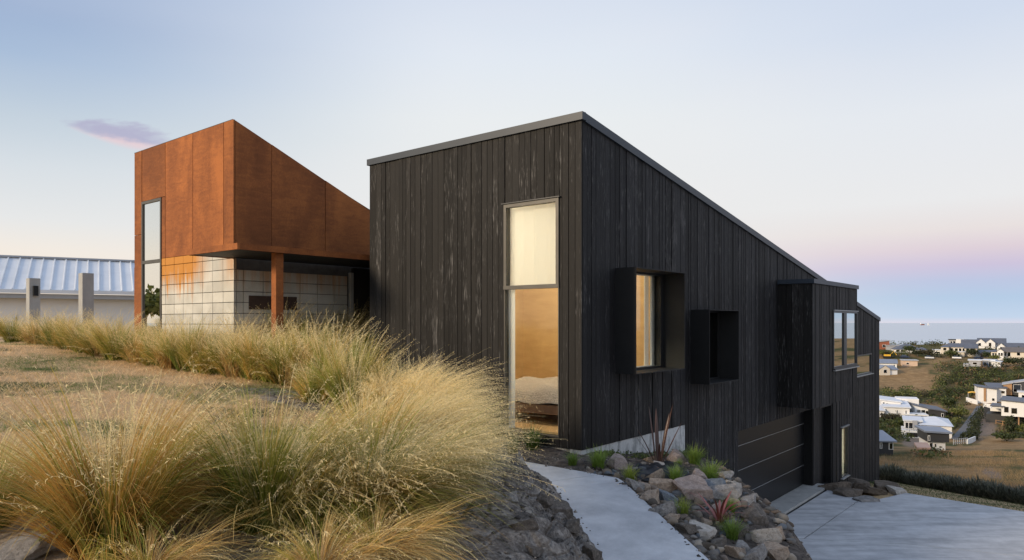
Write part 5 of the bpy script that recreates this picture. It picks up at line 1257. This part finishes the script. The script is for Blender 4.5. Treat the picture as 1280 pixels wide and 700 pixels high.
Hh('rambling white house with stepped pale roofs on the valley side', 1098, 1153, 521, [(1097, 1104, 0, 8, -3, 6, 'gx', 4, 'white', 'wroof', []), (1102, 1127, 8, 19, 2, 12, 'mr', -2.5, 'white', 'wroof', [(1104, 1106, 12, 16), (1108, 1110.5, 12, 15)]), (1104, 1136, 0, 12, -2, 8, 'mb', 3, 'white', 'wroof', [(1105.5, 1107, 7, 10), (1120, 1121, 2, 9), (1131, 1132, 2, 9)]), (1124, 1153, 0, 19, 8, 14, 'none', 0, 'white', 'white', [(1131, 1135, 14, 16.5)])], .08)
Hh('low house with a wide dark roof beside the rambling white house', 1143, 1184, 522, [(1143, 1161, 0, 10, 0, 9, 'ml', 4.5, 'white', 'slate', [(1146, 1150, 4, 9), (1151.5, 1156, 3.5, 9), (1157, 1160, 3, 8)]), (1160, 1181, 0, 8, -1, 10, 'ml', 3, 'dark', 'slate', [(1176, 1178, 2, 6)]), (1126, 1153, 0, 4.5, -5, -1, 'flat', .8, 'dark', 'white')], .2)
e, s_, sz_, cx_ = Hh('big white house with balcony and white hipped roof in the valley', 1123, 1190, 548, [(1131, 1152, 9, 19, 2, 9, 'flat', 1.2, 'white', 'wroof', [(1132, 1135.5, 10, 17), (1136.5, 1141, 10, 17), (1148, 1150, 10, 17)]), (1141, 1147, 9, 20.5, 1, 3, 'none', 0, 'grey', 'grey'), (1127, 1150, 0, 8.5, 0, 7, 'none', 0, 'white', 'white', [(1133, 1147, 1, 6, 'grey')]), (1150, 1190, 0, 16, 1, 14, 'hip', 7, 'white', 'wroof', [(1152, 1155, 8, 13), (1153, 1155, 1, 6), (1171, 1173, 7, 13)])], .05)
for p in range(1129, 1151, 3): MB().box((p - cx_) * s_ - .05, (p - cx_) * s_ + .05, .05, .12, 8.52 * sz_, 11 * sz_).build('balcony_post', FM('white'), e)
MB().box((1127 - cx_) * s_, (1150 - cx_) * s_, .02, .15, 11.02 * sz_, 11.4 * sz_).build('balcony_rail', FM('white'), e)
Hh('small two tone house, black above and white below', 1157, 1187, 563, [(1159, 1182, 0, 12, 0, 4.8, 'none', 0, 'white', 'white', [(1162, 1165, 2, 9), (1168, 1170, 4, 8)]), (1157, 1186, 11, 21.5, -.4, 5.0, 'ml', 1.0, 'dark', 'broof', [(1159, 1160.5, 13, 18)])], .25)
Hh('small wooden garden hut with a pink roof below the two tone house', 1148, 1164, 567, [(1150, 1160, 0, 5, 0, 4, 'mr', .8, 'wood', 'pinkr', [(1152, 1154, 1, 3.5)])], .1, 'hut', 'hut')
Hh('black boarded house with white paned window below the hedge line', 1096, 1118, 570, [(1088, 1117, 0, 18, 0, 9, 'gx', 6, 'dark', 'broof', [(1112, 1116, 9, 16), (1100, 1101.5, 10, 16)])], .35)
Hh('tall white house with a timber stripe and grey roof', 1222, 1259, 504, [(1222, 1246, 0, 17, 0, 8, 'ml', 2.5, 'white', 'slate', [(1240, 1243, 3, 6)]), (1229.5, 1232.5, 2, 18, -.25, .3, 'none', 0, 'wood', 'wood'), (1238, 1259, 0, 18, 2, 11, 'mb', 3, 'white', 'slate', [(1253, 1257, 12, 15)])], .12)
Hh('dark glazed house with timber end and rising roof', 1250, 1284, 500, [(1254, 1265, 6, 18, 0, 8, 'mr', 3, 'wood', 'grey'), (1264, 1290, 6, 20, .5, 9, 'mr', 5, 'dark', 'grey', [(1267, 1276, 10, 19)]), (1273, 1292, 0, 11, -4, 2, 'flat', .8, 'white', 'wroof', [(1277, 1284, 2, 8)])], 0)
e, s_, sz_, cx_ = Hh('white house jutting out over a black base with posts', 1240, 1284, 531, [(1252, 1292, 11, 28, -1, 10, 'ml', 2.0, 'white', 'slate', [(1256, 1260.5, 16, 22, 'dark'), (1265, 1271, 15, 21, 'dark')]), (1231, 1290, 0, 10.9, 1.5, 9, 'none', 0, 'dark', 'dark'), (1240, 1254, 20, 22, -1, 5, 'flat', .5, 'white', 'slate'), (1236, 1253, 14, 18, 3, 8, 'none', 0, 'white', 'white')], -.05)
for p in (1263.5, 1273.5): MB().box((p - cx_) * s_ - .12, (p - cx_) * s_ + .12, -.6, -.36, -1.5, 10.95 * sz_).build('post', FM('wood'), e)

# ------------------------------------------------------------------ road, gates, fences on the far slope
def far_strip(name, Lp, Rp, m, lift, label=None, cat=None, kind=None, n=8):
    mb = MB(); rows = []
    for i in range(len(Lp) - 1):
        for j in range(n + (i == len(Lp) - 2)):
            f = j / n; lp = lerp(Lp[i], Lp[i + 1], f); rp = lerp(Rp[i], Rp[i + 1], f); A = hitfar(*lp); B2 = hitfar(*rp)
            rows.append([(A[0] + (B2[0] - A[0]) * t, A[1] + (B2[1] - A[1]) * t) for t in (0, .25, .5, .75, 1)])
    for r_ in rows: mb.v += [(x, y, fz(x, y) + lift) for x, y in r_]
    for i in range(len(rows) - 1):
        for j in range(4): k = i * 5 + j; mb.f.append((k, k + 1, k + 6, k + 5))
    o = mb.build(name, m); return tag(o, label, cat, None, kind)
far_strip('road', [(1188, 550), (1203, 533), (1214, 518), (1221, 508)], [(1214, 550), (1216, 533), (1221, 518), (1227, 508)], MATS['asphalt'], .18, kind='structure')
def far_fence(label, px0, px1, py0, py1, h, step, m, name='fence'):
    A = hitfar(px0, py0); B2 = hitfar(px1, py1); L = math.hypot(B2[0] - A[0], B2[1] - A[1]); e = empty(name, A, math.atan2(B2[1] - A[1], B2[0] - A[0]), label, 'fence')
    dzz = B2[2] - A[2]; n = max(2, int(L / step))
    for i in range(n + 1):
        x = L * i / n; z = dzz * i / n; MB().box(x - .06, x + .06, -.06, .06, z - .6, z + h).build('fence_post', m, e)
    for k in (.35, .95):
        MB().prism([(0, -.04, h * k - .07), (L, -.04, dzz + h * k - .07), (L, .04, dzz + h * k - .07), (0, .04, h * k - .07)], [(0, -.04, h * k), (L, -.04, dzz + h * k), (L, .04, dzz + h * k), (0, .04, h * k)]).build('rail', m, e)
far_fence('grey railing across the foot of the asphalt road', 1192, 1209, 556, 554, 1.1, .9, FM('grey'))
far_fence('low timber railing along the gravel yard deck', 1245, 1262, 530, 533, 1.0, 1.6, FM('wood'))
def low_wall(label, px0, px1, py0, py1, h, m):
    A = hitfar(px0, py0); B2 = hitfar(px1, py1); L = math.hypot(B2[0] - A[0], B2[1] - A[1]); dzz = B2[2] - A[2]
    o = MB().prism([(0, -.12, -1.2), (L, -.12, dzz - 1.2), (L, .12, dzz - 1.2), (0, .12, -1.2)], [(0, -.12, h), (L, -.12, dzz + h), (L, .12, dzz + h), (0, .12, h)]).build('garden_wall', m)
    o.location = A; o.rotation_euler = (0, 0, math.atan2(B2[1] - A[1], B2[0] - A[0])); tag(o, label, 'wall')
low_wall('white garden wall beside the tall white house', 1208, 1222, 502, 506, 1.3, FM('white'))
low_wall('pale wall along the yard under the jutting white house', 1229, 1250, 511, 514, 1.6, FM('white'))
low_wall('white retaining wall at the end of the grey railing', 1209, 1219, 555, 551, .9, FM('white'))
low_wall('black retaining fence around the gravel yard', 1231, 1264, 521, 531, 2.6, FM('dark'))

# ------------------------------------------------------------------ cars, digger, awning, ships
def car(label, px, py, m, turn, name='parked_car'):
    x, y, z = hitfar(px, py); e = empty(name, (x, y, z + .05), -math.atan2(x, y) + turn, label, 'car', 'cars on the ridge road'); e.scale = (.78, .8, .95)
    mb = MB(); mb.prism([(-2.1, -.85, .35), (2.1, -.85, .35), (2.1, .85, .35), (-2.1, .85, .35)], [(-2.05, -.8, .95), (1.95, -.8, .88), (1.95, .8, .88), (-2.05, .8, .95)]); mb.build('body', m, e)
    MB().prism([(-1.7, -.75, .96), (1.0, -.75, .92), (1.0, .75, .92), (-1.7, .75, .96)], [(-1.3, -.6, 1.5), (.3, -.6, 1.5), (.3, .6, 1.5), (-1.3, .6, 1.5)]).build('cabin', MATS['far_glass'], e)
    for wx in (-1.3, 1.3):
        for wy in (-.82, .66): MB().tube([(wx, wy, .33), (wx, wy + .16, .33)], .33, 10).build('wheel', MATS['black_metal'], e)
plain('car_silver', (.55, .57, .60), None, 1, .3); plain('car_navy', (.02, .03, .07), None, 1, .3)
car('dark car with a pale bonnet parked below the hipped roof house', 1131, 448, MATS['car_navy'], .1)
car('silver car parked on the ridge road near the scrub', 1162, 449, MATS['car_silver'], -.1)
car('navy car parked outside the low white garage', 1223, 449, MATS['car_navy'], .3)
car('white car behind the stilted cabin', 1196, 449, FM('white'), 0)
x, y, z = hitfar(1109, 448); dg = empty('digger', (x, y, z), -.4, 'small yellow digger parked among the bushes on the ridge', 'digger')
MB().box(-1.2, 1.2, -.8, .8, .9, 1.6).build('body', MATS['yellow_paint'], dg); MB().box(-.9, .2, -.7, .2, 1.61, 2.7).build('cabin', MATS['far_glass'], dg); MB().box(-1.5, 1.5, -1, -.5, .05, .85).box(-1.5, 1.5, .5, 1, .05, .85).build('track', MATS['black_metal'], dg)
MB().tube([(1.1, 0, 1.4), (2.4, 0, 3.0), (3.4, 0, 1.4)], .18, 6).build('arm', MATS['yellow_paint'], dg)
x, y, z = hitfar(1216, 498); aw = empty('awning', (x, y, z), -.5, 'small yellow awning beside the tall white house', 'awning'); aw.scale = (.75, .6, .6)
v = []; f = []
for i in range(7): a = i / 6; v += [(-1.7 + 3.4 * a, -1, 2.5 + .5 * math.sin(math.pi * a)), (-1.7 + 3.4 * a, 1, 2.9 + .5 * math.sin(math.pi * a)), (-1.7 + 3.4 * a, 1, 2.98 + .5 * math.sin(math.pi * a)), (-1.7 + 3.4 * a, -1, 2.58 + .5 * math.sin(math.pi * a))]
for i in range(6): k = i * 4; f += [(k + a, k + (a + 1) % 4, k + 4 + (a + 1) % 4, k + 4 + a) for a in range(4)]
MB().add(v, f + [(0, 1, 2, 3), (24, 25, 26, 27)]).build('canopy', MATS['yellow_paint'], aw)
for a in (-1.6, 1.6):
    for b2 in (-.9, .9): MB().box(a - .05, a + .05, b2 - .05, b2 + .05, -1, 2.6 + (b2 > 0) * .35).build('pole', FM('grey'), aw)
def ship(label, px, d, L, m, m2):
    x = (px - 640) / 890 * d; e = empty('ship', (x, d, -60), .1, label, 'ship'); 
    MB().prism([(-L * .46, -12, 0), (L * .42, -12, 0), (L * .42, 12, 0), (-L * .46, 12, 0)], [(-L * .5, -14, 16), (L * .5, -10, 18), (L * .5, 10, 18), (-L * .5, 14, 16)]).build('hull', m, e)
    MB().box(-L * .42, -L * .27, -11, 11, 16.5, 46).build('bridge', m2, e); MB().box(-L * .2, L * .36, -10, 10, 17, 24).build('deck_cargo', m, e)
ship('long low cargo ship on the pale sea', 1153, 15500, 95, FM('rust'), FM('white')); ship('small white ship ahead of the cargo ship', 1161, 15000, 40, FM('white'), FM('white'))

# ------------------------------------------------------------------ bushes and trees on the far slope
GREENS = [((.030, .042, .014), (.085, .105, .035)), ((.050, .065, .018), (.130, .150, .050)), ((.040, .038, .020), (.10, .085, .045)), ((.085, .10, .025), (.19, .20, .06)), ((.025, .034, .016), (.065, .075, .032)), ((.10, .065, .035), (.26, .17, .09))]
R = np.random.default_rng(99)
zones = [((1098, 1200), (487, 506), 95, 1.3), ((1170, 1250), (455, 500), 150, 1.5), ((1195, 1250), (462, 485), 60, 1.6), ((1245, 1284), (458, 478), 45, 1.4), ((1098, 1128), (524, 552), 44, 1.2), ((1098, 1284), (437, 448), 95, 1.4), ((1182, 1216), (505, 535), 60, 1.1),
         ((1250, 1284), (528, 548), 34, .9), ((1148, 1190), (560, 575), 30, .6), ((1240, 1284), (484, 502), 26, .9), ((1118, 1190), (518, 526), 34, .8), ((1100, 1180), (426, 434), 26, 1.6), ((1125, 1170), (541, 552), 16, .7)]
parts = []
for (xa, xb), (ya, yb), n, sc in zones:
    for i in range(n):
        px, py = R.uniform(xa, xb), R.uniform(ya, yb); x, y, z = hitfar(px, py)
        if 1222 < px < 1262 and 508 < py < 540 and sc > 1: continue
        if abs(px - float(np.interp(py, [505, 533, 552], [1225, 1209, 1201]))) < 15 and py > 500: continue
        g = GREENS[R.choice(6, p=[.27, .24, .13, .12, .12, .12])]; r_ = sc * R.uniform(.6, 1.5); nq = int(46 * (1 if r_ > 1.2 else .7))
        parts.append(leafquads(x, y, z + r_ * .45, r_ * R.uniform(.9, 1.5), r_ * 1.1, r_ * R.uniform(.6, .95), nq, .26 * max(.5, min(1.1, r_)), g[0], g[1], R, .45))
tag(link('scrub', leafmesh(parts, 'scrub')), kind='stuff')
TREES = []
def tree(label, px, py, h, r_, kind, ratio=1.0, name='tree', group='trees among the far houses', pos=None):
    x, y, z = pos or hitfar(px, py); e = empty(name, (x, y, z), random.uniform(0, 6), label, 'tree', group)
    key = (kind, round(ratio, 1)); Rr = np.random.default_rng(kind * 7 + 1)
    pts = [(0, 0, -.8), (.03, .02, .25 * h), (-.04, .05, .55 * h), (.05, 0, .8 * h)]
    mb = MB(); mb.tube(pts, [.035 * h, .028 * h, .018 * h, .008 * h], 6)
    for i in range(5): a = i * 2.4; mb.tube([(0, 0, h * (.28 + .07 * i)), (math.cos(a) * r_ * .6, math.sin(a) * r_ * .6, h * (.5 + .07 * i))], [.014 * h, .005 * h], 5)
    mb.build('trunk', FM('brown'), e)
    g = GREENS[kind % 5]; ps = []
    for i in range(9):
        a = i * 2.4; k = .55 * r_ * (i > 0); zc = h * (.58 + .05 * (i % 4) - .03 * (i % 3)) if ratio < 1.5 else h * (.25 + .075 * i)
        if ratio >= 1.5: k *= 1 - i / 12
        ps.append(leafquads(k * math.cos(a), k * math.sin(a), zc, r_ * .6, r_ * .6, h * .24, 70, .20 + .03 * r_, g[0], g[1], Rr, .35))
    o = link('crown', leafmesh(ps, 'crown'), None, e); return e
for t in [('dark rounded tree in front of the hipped roof house', 1137, 443, 4.2, 2.6, 0), ('dark bush beside the dark car on the ridge', 1147, 446, 3.0, 2.4, 4), ('broad dark tree between hipped roof house and cream house', 1159, 447, 3.8, 3.0, 2),
          ('green tree in front of the cream two storey house', 1190, 447, 3.2, 2.4, 1), ('dark tree before the middle of the cream house', 1215, 447, 4.0, 2.4, 4), ('dark tree right against the low white garage', 1236, 450, 3.8, 2.4, 0),
          ('light green tree below the bay windows', 1244, 453, 3.4, 2.2, 3), ('dark tree below the cream house with brown roof', 1272, 459, 4.2, 3.2, 4), ('dark tree beside the small white cottage', 1262, 458, 3.6, 2.4, 0),
          ('yellow green bush by the rust red house', 1103, 446, 2.6, 2.6, 3), ('olive bush between the rust red house and the digger', 1114, 447, 2.4, 2.0, 1), ('pale round tree at the top of the asphalt road', 1199, 524, 3.2, 2.3, 3),
          ('dark conical tree at the edge of the gravel yard', 1263, 545, 4.4, 1.3, 4, 1.6), ('yellow green bush beside the conical tree', 1270, 545, 2.8, 1.5, 3), ('clipped dark bush at the corner of the gravel yard', 1256, 552, 1.8, 2.0, 0),
          ('bushy tree behind the rambling white house', 1128, 500, 3.0, 3.2, 1), ('tall dark tree beside the low dark roofed house', 1186, 513, 4.0, 2.0, 0), ('bronze bush under the rambling white house', 1112, 530, 2.8, 2.2, 2), ('green bush in front of the black boarded house', 1106, 548, 2.6, 2.2, 1), ('olive tree beside the balcony of the big white house', 1124, 538, 3.0, 1.8, 1)]:
    tree(*t)
for i, (x, y, h, lb) in enumerate([(-36, 25.5, 3.2, 'bushy tree standing beyond the lawn, mirrored in the tower window'), (-33, 22.5, 2.4, 'lower bush beyond the lawn, mirrored in the tower window'), (-41, 28.5, 3.6, 'tallest tree beyond the lawn, mirrored in the tower window')]):
    tree(lb, 0, 0, h, h * .6, 4 - i, pos=(x, y, gz(x, y)), group='trees beyond the lawn')
# hedges beside the road
def line_hedge(label, pts, r_, g, n):
    ps = []; cx, cy, cz = hitfar(*pts[0])
    for (a, b2) in zip(pts[:-1], pts[1:]):
        for i in range(n):
            p = lerp(a, b2, i / n); x, y, z = hitfar(*p); ps.append(leafquads(x - cx + R.uniform(-.3, .3), y - cy, z - cz + r_ * .5, r_, r_, r_ * .9, 60, .24, g[0], g[1], R, .5))
    e = empty('hedge', (cx, cy, cz), 0, label, 'hedge'); link('foliage', leafmesh(ps, 'hedge_foliage'), None, e)
line_hedge('rounded dark hedge along the yard side of the asphalt road', [(1206, 551), (1217, 549), (1217, 538), (1222, 526), (1231, 511)], 1.35, GREENS[4], 9)
line_hedge('bright green hedge along the house side of the asphalt road', [(1180, 541), (1190, 534), (1198, 528)], 1.2, GREENS[3], 8)

# ------------------------------------------------------------------ broken stone packed between the larger rocks of the bed
R = np.random.default_rng(17); V = []; Fq = []; C = []; k0 = 0
def chip(seed):
    r = random.Random(seed); b = bmesh.new(); bmesh.ops.create_icosphere(b, subdivisions=2, radius=1.0)
    pl = [(Vector((r.gauss(0, 1), r.gauss(0, 1), r.gauss(0, 1))).normalized(), r.uniform(.4, .75)) for _ in range(10)]
    for v in b.verts:
        p = v.co.copy()
        for nrm, d in pl:
            k = p.dot(nrm) - d
            if k > 0: p -= nrm * k
        v.co = p * 1.3
    vs = np.array([v.co[:] for v in b.verts]); fs = np.array([[w.index for w in f.verts] for f in b.faces]); b.free(); return vs, fs
chips = [chip(i) for i in range(8)]
tries = 0; cnt = 0
pal = [(.22, .175, .13), (.17, .155, .14), (.12, .13, .14), (.28, .245, .20), (.09, .075, .06), (.20, .155, .12)]
while cnt < 230 and tries < 4000:
    tries += 1; px, py = R.uniform(735, 990), R.uniform(578, 700); x, y, z = hit(px, py)
    d1 = float(sdist(np.array([x]), np.array([y]), PR)[0]); d2 = float(sdist(np.array([x]), np.array([y]), CR)[0])
    if d1 < .03 or d2 > .7 or y > 13: continue
    if d1 > .45 and d2 < -.25 and R.uniform() < .55: continue
    vs, fs = chips[R.integers(8)]; sc = R.uniform(.025, .075) * np.array((1, R.uniform(.6, 1), R.uniform(.45, .8))); a = R.uniform(0, 6.28); c_, s_ = math.cos(a), math.sin(a)
    w = vs * sc; w = np.stack([w[:, 0] * c_ - w[:, 1] * s_, w[:, 0] * s_ + w[:, 1] * c_, w[:, 2]], -1) + np.array((x, y, z + sc[2] * .35))
    V.append(w); Fq.append(fs + k0); k0 += len(w); C.append(np.tile(np.array(pal[R.integers(6)]) * R.uniform(.75, 1.25), (len(w), 1)) * R.uniform(.85, 1.15, (len(w), 1))); cnt += 1
me = quick('rubble', np.concatenate(V), np.concatenate(Fq), np.concatenate(C)); me.materials.append(MATS['pebble']); tag(link('rubble', me), kind='stuff')
